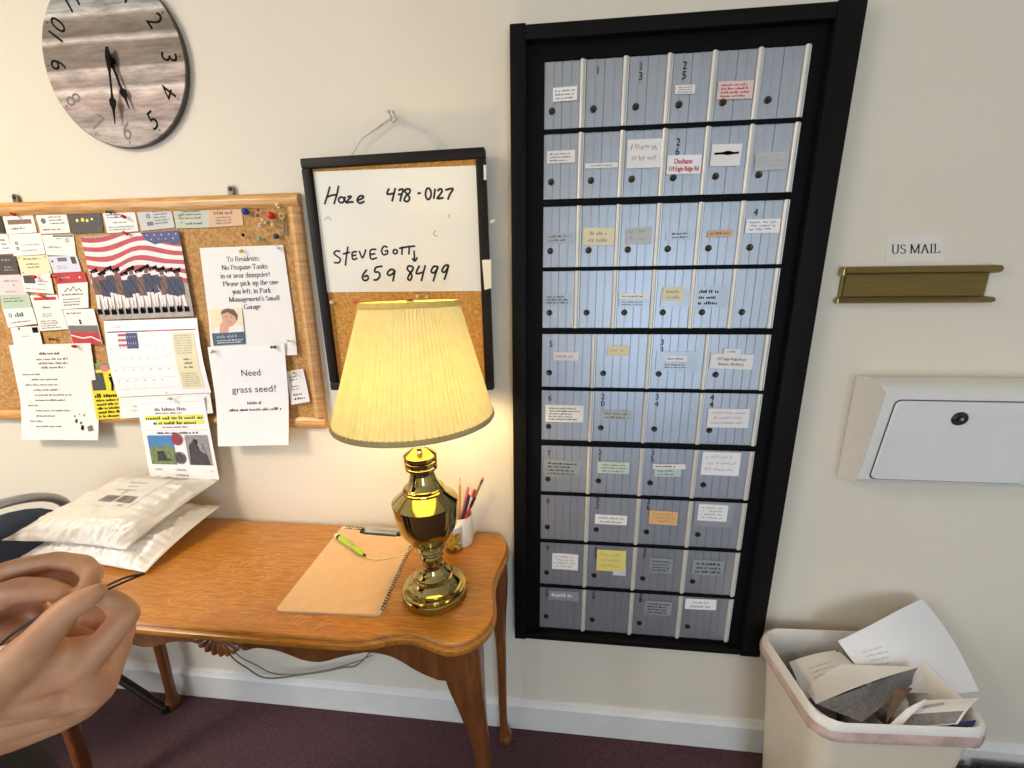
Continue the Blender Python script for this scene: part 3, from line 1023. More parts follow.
# agenda sheet on the left
s = Sheet(quad([(9.5, 345), (91, 343), (104.5, 438), (29, 437.5)], YC - .0034), ['paper', 'ink', 'ink_soft', 'ink_pale', 'photo_dark', 'clear_tape'], bend=hang(.016), nx=6, ny=12)
s.lines(.36, .07, .64, .12, 1, 1, 50, short=.1)
s.lines(.3, .13, .72, .26, 3, 2, 51, align='c')
for k, (a, b) in enumerate(((.1, .3), (.2, .5), (.1, .48), (.2, .5), (.2, .64), (.2, .55), (.1, .2), (.2, .6), (.2, .4), (.12, .24), (.2, .5))):
    s.lines(a, .29 + k * .055, b + .05, .325 + k * .055, 1, 2, 52 + k, short=.05)
for u, v, r in ((.72, .80, .006), (.78, .82, .004), (.70, .75, .003), (.82, .74, .003), (.76, .73, .002)):
    s.disc(u, v, r, 4, sx=.7)
s.poly([(.86, .86), (.92, .84), (.94, .9), (.88, .91)], 2)
s.disc(.8, .87, .008, 1, sx=.6)
tag(s.build('agenda_sheet'), 'white agenda sheet hanging below the cards at the left', 'notice')

# yellow flyer behind the calendar
s = Sheet(quad([(87.5, 363.5), (119, 362), (139, 416), (101, 418.5)], YC - .0012), ['paper_yellow', 'ink', 'grass', 'pink', 'photo_dark'], bend=lambda u, v: .011 * v, nx=4, ny=8)
s.rect(0, 0, 1, .12, 2, 5, 2)
s.disc(.5, .1, .009, 3, sx=1.6)
s.rect(.04, .17, .42, .48, 4, 3, 3)
s.disc(.62, .22, .004, 1)
s.poly([(.56, .26), (.7, .24), (.72, .36), (.74, .5), (.68, .5), (.65, .4), (.62, .5), (.56, .5), (.6, .36)], 1)
s.lines(.06, .52, .95, .6, 1, 1, 60, fill=.9, short=.05)
s.lines(.08, .62, .95, .98, 5, 1, 61, fill=.6, short=.2)
tag(s.build('yellow_flyer'), 'bright yellow flyer with black photo and figure, half behind the calendar', 'flyer')

# wall calendar: upper picture page and lower month page
cal = thing('wall_calendar', PY(150, 395, -.016), 'open wall calendar with a flag picture above the month page', 'calendar')
s = Sheet(quad([(81.5, 236.5), (179.5, 230.5), (195.5, 316), (103, 320)], YC - .003), ['paint_tan', 'flag_red', 'flag_white', 'flag_blue', 'coat_blue', 'coat_brown', 'ink', 'paper'], bend=lambda u, v: .002 + .003 * v, nx=10, ny=8)
NS = 11
for k in range(NS):
    top = lambda u, k=k: -.02 + .055 * k + .05 * math.sin(u * 6.5 + .7) - .03 * math.sin(u * 12 + k * .3) * (k / NS)
    P = []
    us = [i / 14 for i in range(15)]
    for u in us:
        P.append((u, max(0, min(.62, top(u)))))
    for u in us[::-1]:
        P.append((u, max(0, min(.62, top(u) + .055))))
    off = s.lay()
    n = len(us)
    vs = [s.pt(u, v, off) for u, v in P]
    s.mb.add(vs, [(i, i + 1, 2 * n - 2 - i, 2 * n - 1 - i) for i in range(n - 1)], 1 if k % 2 == 0 else 2)
s.poly([(.62, 0), (1, 0), (1, .13), (.93, .16), (.85, .12), (.74, .14), (.66, .09)], 3)
for k in range(9):
    s.disc(.68 + .036 * k, .035 + .05 * (k % 2), .0018, 2, n=6)
rnd = random.Random(3)
for k in range(12):
    u = .05 + .078 * k
    v = .40 + rnd.uniform(-.03, .05)
    c = 4 if k % 3 else 5
    s.poly([(u - .042, v + .1), (u + .042, v + .09), (u + .046, v + rnd.uniform(.28, .33)), (u - .04, v + rnd.uniform(.28, .33))], c)
    s.poly([(u - .02, v + .02), (u + .02, v + .02), (u + .022, v + .09), (u - .022, v + .09)], 5 if k % 2 else 2)
    s.poly([(u - .045, v + .02), (u + .04, v - .02), (u + .045, v + .03), (u - .03, v + .05)], 6)
    s.poly([(u - .035, v + .30), (u + .0, v + .30), (u - .02, .89), (u - .052, .88)], 2)
    s.poly([(u + .0, v + .30), (u + .034, v + .30), (u + .05, .89), (u + .018, .88)], 2)
    s.stroke([(u - .03, v + .12), (u + .035, v + .3)], .002, 2)
    s.poly([(u - .06, .86), (u - .015, .86), (u - .01, .93), (u - .06, .93)], 6)
    s.poly([(u + .015, .87), (u + .055, .87), (u + .06, .94), (u + .01, .94)], 6)
s.build('picture_page', cal)
s = Sheet(quad([(104.5, 321), (197.5, 318), (213.5, 392), (120.5, 396.5)], YC - .004), ['paper_b', 'ink', 'ink_soft', 'flag_red', 'flag_white', 'navy_ink', 'paper_cream', 'ink_pale', 'flag_blue'], bend=lambda u, v: .002 + .006 * math.sin(PI * v) + .006 * v, nx=8, ny=8)
s.lines(.1, .06, .22, .1, 1, 7, 70)
s.rect(.03, .135, .45, .15, 5, 5, 1)
s.rect(.45, .135, .97, .15, 3, 5, 1)
s.rect(.72, .18, .95, .93, 6, 3, 8)
for k in range(3):
    s.rect(.14, .17 + .065 * k, .24, .20 + .065 * k, 3, 2, 1)
    s.rect(.14, .20 + .065 * k, .24, .235 + .065 * k, 4, 2, 1)
s.rect(.23, .16, .35, .36, 8, 3, 3)
for k in range(8):
    s.disc(.25 + .026 * (k % 4), .21 + .08 * (k // 4), .0014, 4, n=6)
for r in range(1, 6):
    s.stroke([(.04, .17 + r * .145), (.7, .17 + r * .145)], .0005, 7)
for c in range(1, 7):
    s.stroke([(.04 + c * .094, .17), (.04 + c * .094, .9)], .0005, 7)
d = 1
for r in range(5):
    for c in range(7):
        if (r == 0 and c < 4) or d > 30:
            continue
        s.text(str(d), .055 + c * .094, .215 + r * .145, .0042, 2, 'l')
        d += 1
s.lines(.74, .2, .93, .46, 8, 7, 71, short=.1)
s.lines(.78, .5, .92, .66, 3, 2, 72, align='c')
s.lines(.74, .7, .93, .9, 7, 7, 73, short=.1)
s.disc(.54, .97, .0018, 1, n=8)
s.build('month_page', cal)
s = Sheet(quad([(122, 397), (212.5, 392.5), (217.5, 411.5), (126, 417)], YC - .0038), ['paper', 'ink_soft', 'ink_pale'], bend=lambda u, v: .009 + .006 * v, nx=6, ny=3)
s.lines(.15, .35, .5, .75, 2, 2, 75)
s.lines(.6, .5, .85, .7, 1, 2, 76)
s.build('back_page', cal)

# raffle flyer hung on the calendar's lower edge
s = Sheet(quad([(136, 399.5), (203.5, 396.5), (219.5, 479.5), (150.5, 477)], -.0315), ['paper_b', 'ink', 'ink_soft', 'highlight', 'sky_blue', 'grass', 'photo_dark', 'photo_grey', 'maroon_seal', 'paper_b', 'ink_pale'], bend=lambda u, v: .001 * v, nx=6, ny=10)
s.stroke([(.06, .05), (.94, .05)], .0007, 10)
s.lines(.25, .1, .76, .15, 1, 2, 80, fill=.8, short=.05)
s.lines(.25, .16, .72, .2, 1, 2, 81)
s.rect(.08, .205, .95, .255, 3, 5, 1)
s.rect(.24, .265, .94, .315, 3, 5, 1)
s.lines(.1, .207, .94, .256, 1, 1, 82, fill=.8, short=.02)
s.lines(.2, .268, .88, .316, 1, 1, 83, fill=.8, short=.02)
s.lines(.32, .33, .72, .37, 1, 2, 84, short=.05)
s.stroke([(.04, .385), (.96, .385)], .0007, 10)
s.lines(.22, .4, .84, .435, 1, 1, 85, fill=.7, short=.02)
s.rect(.07, .45, .44, .63, 4, 3, 3)
s.rect(.07, .6, .44, .82, 5, 3, 3)
s.poly([(.1, .62), (.16, .57), (.24, .6), (.32, .56), (.42, .6), (.42, .64), (.1, .66)], 5)
s.poly([(.18, .66), (.27, .61), (.36, .65), (.4, .77), (.16, .78)], 6)
s.rect(.62, .45, .95, .82, 7, 3, 4)
s.poly([(.66, .57), (.76, .5), (.86, .55), (.9, .7), (.93, .82), (.64, .82)], 6)
s.disc(.76, .53, .008, 6)
s.stroke([(.6, .5), (.86, .46)], .001, 2)
s.stroke([(.86, .66), (.94, .8)], .002, 0)
s.disc(.5, .5, .0185, 8, sx=1)
s.disc(.5, .5, .0125, 6, inner=.86)
s.disc(.5, .735, .019, 2)
s.disc(.5, .735, .0165, 0)
s.disc(.49, .725, .0105, 2, inner=.7)
s.poly([(.44, .7), (.5, .69), (.54, .75), (.5, .79), (.45, .76)], 6)
s.text('TICKETS:', .1, .9, .0058, 1, 'l', .75)
s.text('1 FOR $5.00', .4, .9, .0058, 1, 'l', .8)
s.text('or', .92, .905, .005, 1, 'c')
s.text('5 FOR $20.00', .4, .97, .0058, 1, 'l', .8)
tag(s.build('raffle_flyer'), 'white raffle flyer with two photos and highlighted heading hanging above the parcels', 'flyer')

# propane notice
s = Sheet(quad([(200, 248), (283.5, 245), (299, 354.5), (214, 358)], YC - .001), ['paper', 'ink', 'ink_soft'], bend=hang(.006, .6), nx=6, ny=12)
H7 = .0120
for k, (t, u) in enumerate((('To Residents:', .47), ('No Propane Tanks', .50), ('in or near dumpster!', .495), ('Please pick up the one', .545), ('you left, in Park', .545), ("Management's Small", .565), ('Garage', .53))):
    g = serif(t, .12)
    target = (.40, .545, .595, .66, .46, .60, .20)[k] * s.W
    s.glyphs(g, u + (.04 if k == 0 else .012), .127 + .0712 * k, H7, 1, 'c', target / (g[2] * H7))
tag(s.build('propane_notice'), 'white notice to residents about propane tanks', 'notice')

# brochure with a man's portrait
s = Sheet(quad([(208.8, 309.5), (242, 307.5), (246.5, 343.6), (215, 345.4)], YC - .0034), ['photo_grey', 'skin_print', 'hair_print', 'band_blue', 'paper', 'paper_cream', 'ink_pale', 'coat_brown'], bend=lambda u, v: .004 * v, nx=4, ny=6)
s.rect(0, 0, 1, .66, 5, 4, 4)
s.poly([(.05, .66), (.2, .45), (.45, .5), (.7, .42), (.95, .5), (1, .66)], 4)
s.poly([(.36, .12), (.5, .03), (.7, .06), (.82, .2), (.8, .38), (.66, .5), (.5, .5), (.38, .34)], 1)
s.poly([(.34, .16), (.4, .04), (.56, -.0), (.76, .04), (.86, .2), (.82, .36), (.76, .22), (.56, .1)], 2)
s.poly([(.24, .66), (.28, .44), (.4, .34), (.52, .38), (.56, .5), (.5, .66)], 1)
for u, v in ((.5, .22), (.66, .24)):
    s.disc(u, v, .0018, 7, n=8)
s.stroke([(.55, .38), (.66, .38)], .0012, 7)
s.rect(0, .66, 1, 1, 3, 4, 3)
s.lines(.14, .71, .8, .8, 1, 6, 91, fill=.8, short=.1)
s.lines(.14, .84, .95, .96, 2, 4, 92, fill=.6, short=.1)
tag(s.build('brochure'), "small brochure with a man's face above a dark blue band", 'brochure')

# grass seed notice
s = Sheet(quad([(208, 347), (284.5, 343), (292.5, 442.5), (223, 444)], YC - .0105), ['paper_b', 'ink_soft', 'ink', 'ink_pale'], bend=hang(.016, .5), nx=6, ny=12)
s.text('Need', .53, .30, .0178, 2, 'c', 1.0)
s.text('grass seed?', .545, .465, .0178, 2, 'c', 1.13)
s.lines(.44, .55, .66, .585, 1, 2, 95, fill=.8, short=.05)
s.lines(.18, .615, .92, .65, 1, 2, 96, fill=.8, short=.03)
tag(s.build('grass_seed_notice'), 'white notice asking Need grass seed', 'notice')

# curled till slip
s = Sheet(quad([(285.7, 371.5), (303.3, 368.6), (311.6, 400.8), (293, 404)], YC - .0012), ['paper', 'ink_soft', 'ink'], bend=lambda u, v: .002 + .006 * v * v, nx=3, ny=6)
s.lines(.15, .14, .8, .32, 2, 2, 97)
s.lines(.15, .44, .8, .6, 2, 2, 98)
s.lines(.2, .66, .8, .92, 2, 2, 99)
tag(s.build('paper_slip'), 'narrow handwritten slip pinned at the lower right of the cork board', 'note')

# pins, each a thing of its own


def ball_pin(px, py, y, r, m, label, needle=None, name='ball_pin'):
    p = PY(px, py, y - .008)
    mb = MB(m, 'steel')
    mb.sphere(p, r, 0, 2)
    q = Vector((p.x, YC + .002, p.z)) if needle is None else Vector(needle)
    mb.tube([p, q], .0005, 6, 1)
    tag(mb.build(name), label, 'pin', 'pins on the cork board')


def push_pin(px, py, y, m, label, tilt=(0.0, 0.0)):
    p = PY(px, py, y)
    ax = Vector((tilt[0], -1, tilt[1])).normalized()
    mb = MB(m, 'steel')
    mb.lathe([(.0044, .004), (.0046, .0052), (.0026, .006), (.0022, .011), (.0036, .0125), (.0038, .0145), (.003, .0152), (0, .0154)], p, 14, 0, ax)
    mb.lathe([(.0005, -.004), (.0005, .0045)], p, 6, 1, ax)
    tag(mb.build('push_pin'), label, 'pin', 'pins on the cork board')


ball_pin(245, 211.5, YC, .0085, 'pin_blue', 'large blue ball pin on bare cork', name='ball_pin')
ball_pin(271, 215.5, YC, .0090, 'pin_red', 'large red ball pin beside the hanging key')
ball_pin(258, 209.5, YC, .0035, 'pin_brown', 'upper of two small brown ball pins')
ball_pin(257.5, 215.5, YC, .0035, 'pin_brown', 'lower of two small brown ball pins')
ball_pin(275.8, 236.5, YC, .0070, 'pin_teal', 'dark teal ball pin above the propane notice corner')
ball_pin(259.5, 239, YC, .0060, 'pin_mint', 'mint green ball pin above the propane notice')
ball_pin(243, 235, YC, .0038, 'ink', 'black headed pin with a long slanting needle', needle=PY(256, 238, YC))
push_pin(261, 224.5, YC, 'pin_clear', 'clear push pin leftmost of the clear ones under the red pin', (.3, -.4))
push_pin(267, 223, YC, 'pin_clear', 'clear push pin in the middle of the clear ones under the red pin', (-.2, .5))
push_pin(273.5, 225.5, YC, 'pin_clear', 'clear push pin rightmost of the clear ones under the red pin', (.5, .1))
push_pin(242, 250.5, YC - .003, 'pin_yellow', 'yellow push pin in the propane notice', (.4, -.3))
push_pin(279, 249, YC - .003, 'pin_white', 'white push pin at the top right corner of the propane notice', (.3, .3))
push_pin(213.5, 350.5, YC - .012, 'pin_clear', 'clear push pin at the left corner of the grass seed notice', (.4, -.2))
push_pin(276.5, 347, YC - .012, 'pin_green', 'dark green push pin in the grass seed notice', (-.4, .1))
push_pin(291.5, 341, YC - .008, 'pin_white', 'white push pin at the lower right of the propane notice', (-.3, .2))
push_pin(294, 372.5, YC - .003, 'pin_yellow', 'yellow push pin in the narrow slip', (.2, .1))
push_pin(15.5, 215, YC - .002, 'pin_red', 'red push pin in the brownish banner card', (.5, .1))
push_pin(125.5, 217.5, YC - .002, 'pin_red', 'red push pin in the white card of the top row', (.5, .1))
push_pin(113.5, 213, YC - .002, 'pin_green', 'dark green push pin in the white card of the top row', (-.5, .1))
push_pin(36, 277, YC - .004, 'pin_red', 'red push pin in the dark photo corner card', (.5, .1))
push_pin(58.5, 277.5, YC - .004, 'pin_red', 'red push pin in the red topped card', (-.5, .1))
push_pin(43.5, 296, YC - .004, 'pin_orange', 'orange push pin in the tall notice card', (.2, .3))
push_pin(56.5, 339.5, YC, 'pin_brown', 'dark brown push pin on bare cork above the agenda sheet', (-.6, .2))
push_pin(76, 346.5, YC - .006, 'pin_red', 'red push pin at the top of the agenda sheet', (.6, .2))
push_pin(129, 235, YC - .006, 'pin_red', 'red push pin at the top of the flag picture', (.0, .4))
push_pin(172, 399, -.035, 'pin_clear', 'clear push pin holding the raffle flyer', (.2, .4))
# key on a hook
kp = PY(280, 207, -.02)
mb = MB('brass_dull', 'dark_steel', 'pin_clear')
k0 = PY(282, 216, -.018)
mb.lathe([(.0085, -.001), (.0085, .001), (.0035, .001), (.0035, -.001), (.0085, -.001)], k0, 20, 0, (0, -1, 0), closed=True)
bl = PY(284.5, 235, -.017)
dirv = (bl - k0).normalized()
sid = dirv.cross(Vector((0, 1, 0))).normalized()
a = k0 + dirv * .008
prof = [(0, .0035), (.3, .0035), (.34, .0028), (1, .0026)]
L = (bl - a).length
mb.prism([a + dirv * L * t + sid * w for t, w in prof] + [a + dirv * L * 1.04] + [a + dirv * L * t - sid * (w * (1 if i < 2 else .4 + .6 * (i % 2))) for i, (t, w) in list(enumerate(prof))[::-1]], (0, .0016, 0), 1)
tag(mb.build('hanging_key'), 'small door key hanging in the top right corner of the cork board', 'key')
push_pin(280, 207.5, YC, 'pin_clear', 'clear push pin that the small key hangs from', (.1, .3))

# ------------------------------------------------------------------ dry-erase and cork board on a wire
WX0, WX1, WZ0, WZ1 = -.580, -.150, 1.120, 1.670
WYB, WYF = -.024, -.040   # hangs a little off the wall
wb = thing('message_board', (-.366, -.012, WZ0), 'black framed board, white writing surface above cork, hanging behind the lamp', 'message board')
fw = .021


def askew(mb):
    a_ = math.radians(-1.0)
    c_ = Vector((-.366, 0, 1.397))
    mb.v = [(c_.x + (p[0] - c_.x) * math.cos(a_) + (p[2] - c_.z) * math.sin(a_), p[1], c_.z + (p[2] - c_.z) * math.cos(a_) - (p[0] - c_.x) * math.sin(a_)) for p in mb.v]
    return mb


mb = MB('board_frame')
for lo, hi in (((WX0, WZ1 - fw), (WX1, WZ1)), ((WX0, WZ0), (WX1, WZ0 + fw)), ((WX0, WZ0 + fw), (WX0 + fw, WZ1 - fw)), ((WX1 - fw, WZ0 + fw), (WX1, WZ1 - fw))):
    mb.box((lo[0], WYF, lo[1]), (hi[0], WYB + .008, hi[1]), bevel=.003)
askew(mb).build('frame', wb)
askew(MB('cork_b').box((WX0 + fw - .004, WYB - .004, WZ0 + fw - .004), (WX1 - fw + .004, WYB, WZ1 - fw + .004))).build('cork_panel', wb, smooth=0)
YP = WYB - .0075
tl, tr, br, bl = PY(313, 172.5, YP), PY(478.5, 163.5, YP), PY(487, 290.5, YP), PY(329, 293, YP)
zt, zb = 1.6395, (br.z + bl.z) / 2


def z7(p):
    return (280 + p[0] / 4.267, 90 + p[1] / 4.267)


def z8(p):
    return (300 + p[0] / 4.655, 240 + p[1] / 4.655)


def marker(strokes, f, w, mb, mi=0):
    for st in strokes:
        pts = [PY(*f(p), YP) for p in st]
        pts = spline(pts, 5) if len(pts) > 2 else pts
        v, fc = ribbon([(p.x, p.z) for p in pts], w)
        mb.add([(x, YP - .0002, z) for x, z in v], fc, mi)


def circ(cx, cy, rx, ry, a0=0, a1=360, n=12):
    return arc(cx, cy, rx, -ry, a0, a1, n)


mk = MB('marker', 'dryerase', 'ink_pale')
mk.box((WX0 + fw - .001, YP + .0003, zb), (WX1 - fw + .001, WYB - .004, zt), 1, bevel=.0006)
haze = [[(213, 412), (203, 448), (190, 488)], [(250, 408), (243, 445), (230, 487)], [(198, 458), (220, 450), (246, 446)],
        circ(262, 469, 12, 12, 30, 390), [(278, 455), (276, 470), (285, 482)],
        [(287, 456), (304, 454), (292, 468), (284, 481), (300, 478), (314, 478)],
        [(329, 470), (345, 466), (357, 456), (346, 451), (333, 460), (330, 474), (342, 483), (361, 475)],
        [(466, 420), (457, 444), (486, 441)], [(492, 418), (486, 445), (478, 476)],
        [(505, 430), (515, 424), (526, 426), (518, 450), (512, 476)], [(503, 446), (522, 444)],
        [(556, 424), (540, 423), (533, 433), (545, 447), (553, 462), (544, 476), (530, 470), (538, 452), (553, 438), (556, 424)],
        [(586, 442), (602, 439)], circ(633, 443, 12, 24, 40, 410), [(662, 421), (656, 465)],
        [(672, 432), (683, 422), (692, 430), (682, 448), (671, 463), (698, 460)], [(705, 427), (738, 421), (725, 445), (716, 468)]]
marker(haze, z7, .0047, mk)
steve = [[(257, 690), (243, 686), (230, 697), (243, 709), (258, 722), (250, 737), (230, 736)], [(290, 668), (284, 705), (279, 750)], [(268, 700), (299, 692)],
         [(329, 690), (309, 694), (311, 722), (331, 718)], [(310, 707), (326, 704)], [(338, 686), (352, 716), (367, 680)],
         [(411, 680), (386, 684), (388, 720), (414, 716)], [(387, 702), (407, 698)],
         [(459, 672), (444, 667), (434, 684), (440, 702), (457, 699), (459, 686), (447, 688)], circ(492, 690, 9, 9), [(522, 668), (520, 704)], [(552, 664), (550, 702)], [(508, 676), (540, 670), (577, 666)],
         [(572, 685), (574, 728)], [(563, 718), (575, 730), (586, 714)]]
marker(steve, z7, .0043, mk)
nums = [[(312, 138), (296, 158), (291, 178), (303, 189), (318, 180), (313, 166), (298, 172)],
        [(384, 122), (354, 128), (348, 148), (366, 150), (372, 166), (360, 184), (342, 186)],
        [(441, 142), (424, 137), (407, 153), (415, 165), (433, 156), (441, 142), (437, 170), (432, 193)],
        [(526, 124), (506, 121), (500, 136), (514, 152), (521, 170), (512, 187), (502, 180), (509, 160), (524, 140), (526, 124)],
        [(556, 119), (541, 156), (572, 150)], [(584, 117), (575, 150), (565, 192)],
        [(642, 124), (622, 124), (611, 146), (622, 153), (637, 138), (642, 124), (630, 160), (620, 193)],
        [(692, 117), (674, 120), (661, 143), (672, 150), (686, 134), (692, 117), (682, 155), (671, 186)]]
marker(nums, z8, .0048, mk)
# faint ghosts of older marker
marker([[(190, 555), (205, 542), (218, 556)], [(665, 600), (655, 615), (672, 625)], [(720, 530), (722, 548)]], z7, .0022, mk, 2)
mk.build('writing_panel', wb, smooth=0)
s = Sheet([PY(482, 260, WYF - .0012), PY(491, 259.5, WYF - .0012), PY(491.5, 288, WYF - .0012), PY(484.5, 290, WYF - .0012)], ['tape'], nx=2, ny=4)
s.build('tape_flap', wb)
mb = MB('pin_white')
p = PY(485, 170, WYF)
mb.box((p.x - .003, WYF - .0006, p.z - .02), (p.x + .003, WYF + .001, p.z + .01))
mb.build('frame_badge', wb, smooth=0)
mb = MB('steel')
pl = PY(362, 139, -.012)
pc = PY(393.5, 117, -.010)
prr = PY(427, 131, -.012)
wz = WZ1 - .03
for dz in (0, .004):
    mb.tube([(WX0 + .08, WYB + .009, wz), (pl.x, -.012, pl.z + .001), (pc.x - .003, -.011, pc.z - .004 + dz)], .0009, 6)
    mb.tube([(pc.x + .004, -.011, pc.z - .004 + dz), (prr.x, -.012, prr.z - .004 + dz * 1.5), (WX1 - .08, WYB + .009, wz)], .0009, 6)
mb.tube([(pc.x - .008, -.011, pc.z - .004), (pc.x, -.014, pc.z - .012), (pc.x + .009, -.011, pc.z - .004)], .0018, 6)
mb.build('hanging_wire', wb)
for i, (px, py) in enumerate(((390.5, 109), (395, 109.5))):
    a = PY(px, py, 0.0)
    mb = MB('steel')
    mb.lathe([(.0013, -.012), (.0013, .015), (.004, .0152), (.004, .0165), (0, .017)], (a.x + .001, 0, a.z - .018), 12, 0, (0, -.88, .48))
    tag(mb.build('picture_nail'), ('left' if i == 0 else 'right') + ' of two nails holding the message board wire', 'nail', 'nails above the message board')
for px, py, m, lb in ((333, 302.5, 'pin_clear', 'clear push pin leftmost on the lower cork of the message board'), (355, 302, 'pin_orange', 'orange push pin on the lower cork left of the lampshade'),
                      (396, 299, 'pin_orange', 'orange push pin just above the lampshade'), (418, 296.5, 'pin_clear', 'clear push pin left of a pair above the lampshade'), (427, 297.5, 'pin_clear', 'clear push pin right of a pair above the lampshade')):
    push_pin(px, py, WYB - .004, m, lb, (.2, .1))
p = PY(491, 222, WYF)
push_pin(491, 222.5, WYF + .001, 'pin_white', 'white push pin stuck in the right frame of the message board', (.7, .2))

# ------------------------------------------------------------------ apartment mailbox unit
MX0, MX1, MZ0, MZ1 = -.098, .587, .366, 1.903
GX0, GX1, GZ0, GZ1 = -.026, .508, .394, 1.852
NR = 10
RP = (GZ1 - GZ0) / NR
unit = thing('mailbox_unit', (.247, -.001, MZ0), 'tall black framed bank of grey metal letter boxes set on the wall', 'mailbox unit')
FD = -.030
mb = MB('black_frame')
lw, rw, tw, bw = .034, .052, .030, .022
mb.box((MX0, FD, MZ0), (MX0 + lw, -.001, MZ1), bevel=.002)
mb.box((MX1 - rw, FD, MZ0), (MX1, -.001, MZ1), bevel=.002)
mb.box((MX0 + lw, FD, MZ1 - tw), (MX1 - rw, -.001, MZ1 - .003), bevel=.002)
mb.box((MX0 + lw, FD, MZ0 + .003), (MX1 - rw, -.001, MZ0 + bw), bevel=.002)
mb.build('frame', unit)
mb = MB('bar')
# inner recessed border, back plate and the bars between the tiers
mb.box((MX0 + lw, -.012, MZ0 + bw), (GX0, -.001, MZ1 - tw))
mb.box((GX1, -.012, MZ0 + bw), (MX1 - rw, -.001, MZ1 - tw))
mb.box((GX0, -.012, GZ1 - .011), (GX1, -.001, MZ1 - tw))
mb.box((GX0, -.012, MZ0 + bw), (GX1, -.001, GZ0))
mb.box((GX0, -.003, GZ0), (GX1, -.001, GZ1))
mb.build('inner_border', unit, smooth=0)
BARS = []
for k in range(1, NR):
    z = GZ1 - k * RP
    hb = .0075 if k in (2, 4, 6) else .0045
    BARS.append(MB('bar').box((GX0, -.0135, z - hb), (GX1, -.003, z + hb), bevel=.0015).build('tier_bar', unit))


def door_master(w, h, n_rib):
    """fluted door: panel with ridges and grooves, lock, hinge rod along the right edge"""
    m = MB('alu', 'alu_groove')
    x1 = w - .0125
    prof = [(0.0008, -.003), (.0008, -.0085)]
    for k in range(1, n_rib + 1):
        x = x1 * k / (n_rib + 1)
        if k % 2:
            prof += [(x - .0016, -.0085), (x - .0009, -.0104), (x + .0009, -.0104), (x + .0016, -.0085)]
        else:
            prof += [(x - .0009, -.0085), (x - .0003, -.0068), (x + .0003, -.0068), (x + .0009, -.0085)]
    prof += [(x1 - .001, -.0085), (x1 - .001, -.003)]
    m.prism([(x, y, .0015) for x, y in prof], (0, 0, h - .003))
    d = m.build('door', None, smooth=20)
    fix(d)
    rod = MB('alu_light', 'alu_groove')
    rod.tube([(w - .0082, -.0100, .0), (w - .0082, -.0100, h)], .0048, 10, 0)
    rod.box((w - .0125, -.0085, .0), (w - .0035, -.003, h), 0)
    rod.box((w - .0034, -.0105, .0), (w - .0006, -.003, h), 0)
    r = fix(rod.build('hinge_rod', None, smooth=40))
    lk = MB('lock', 'keyhole')
    c = Vector((.0175 if w < .1 else .019, -.0085, h * .275))
    lk.lathe([(.0072, 0), (.0072, .0022), (.006, .0032), (.0048, .0026), (0, .0026)], c, 20, 0, (0, -1, 0))
    lk.box((c.x - .0009, c.y - .0034, c.z - .0034), (c.x + .0009, c.y - .002, c.z + .0034), 1)
    l = fix(lk.build('lock', None, smooth=40))
    return d, r, l


def fix(o):
    """move a mesh's origin to the world origin"""
    off = Vector(o.location)
    for v in o.data.vertices:
        v.co += off
    o.location = (0, 0, 0)
    return o


masters = {}
for key, n, ribs in (('narrow', 6, 3), ('wide', 4, 5)):
    w = (GX1 - GX0) / n
    masters[key] = (w, door_master(w, 1.0, ribs))

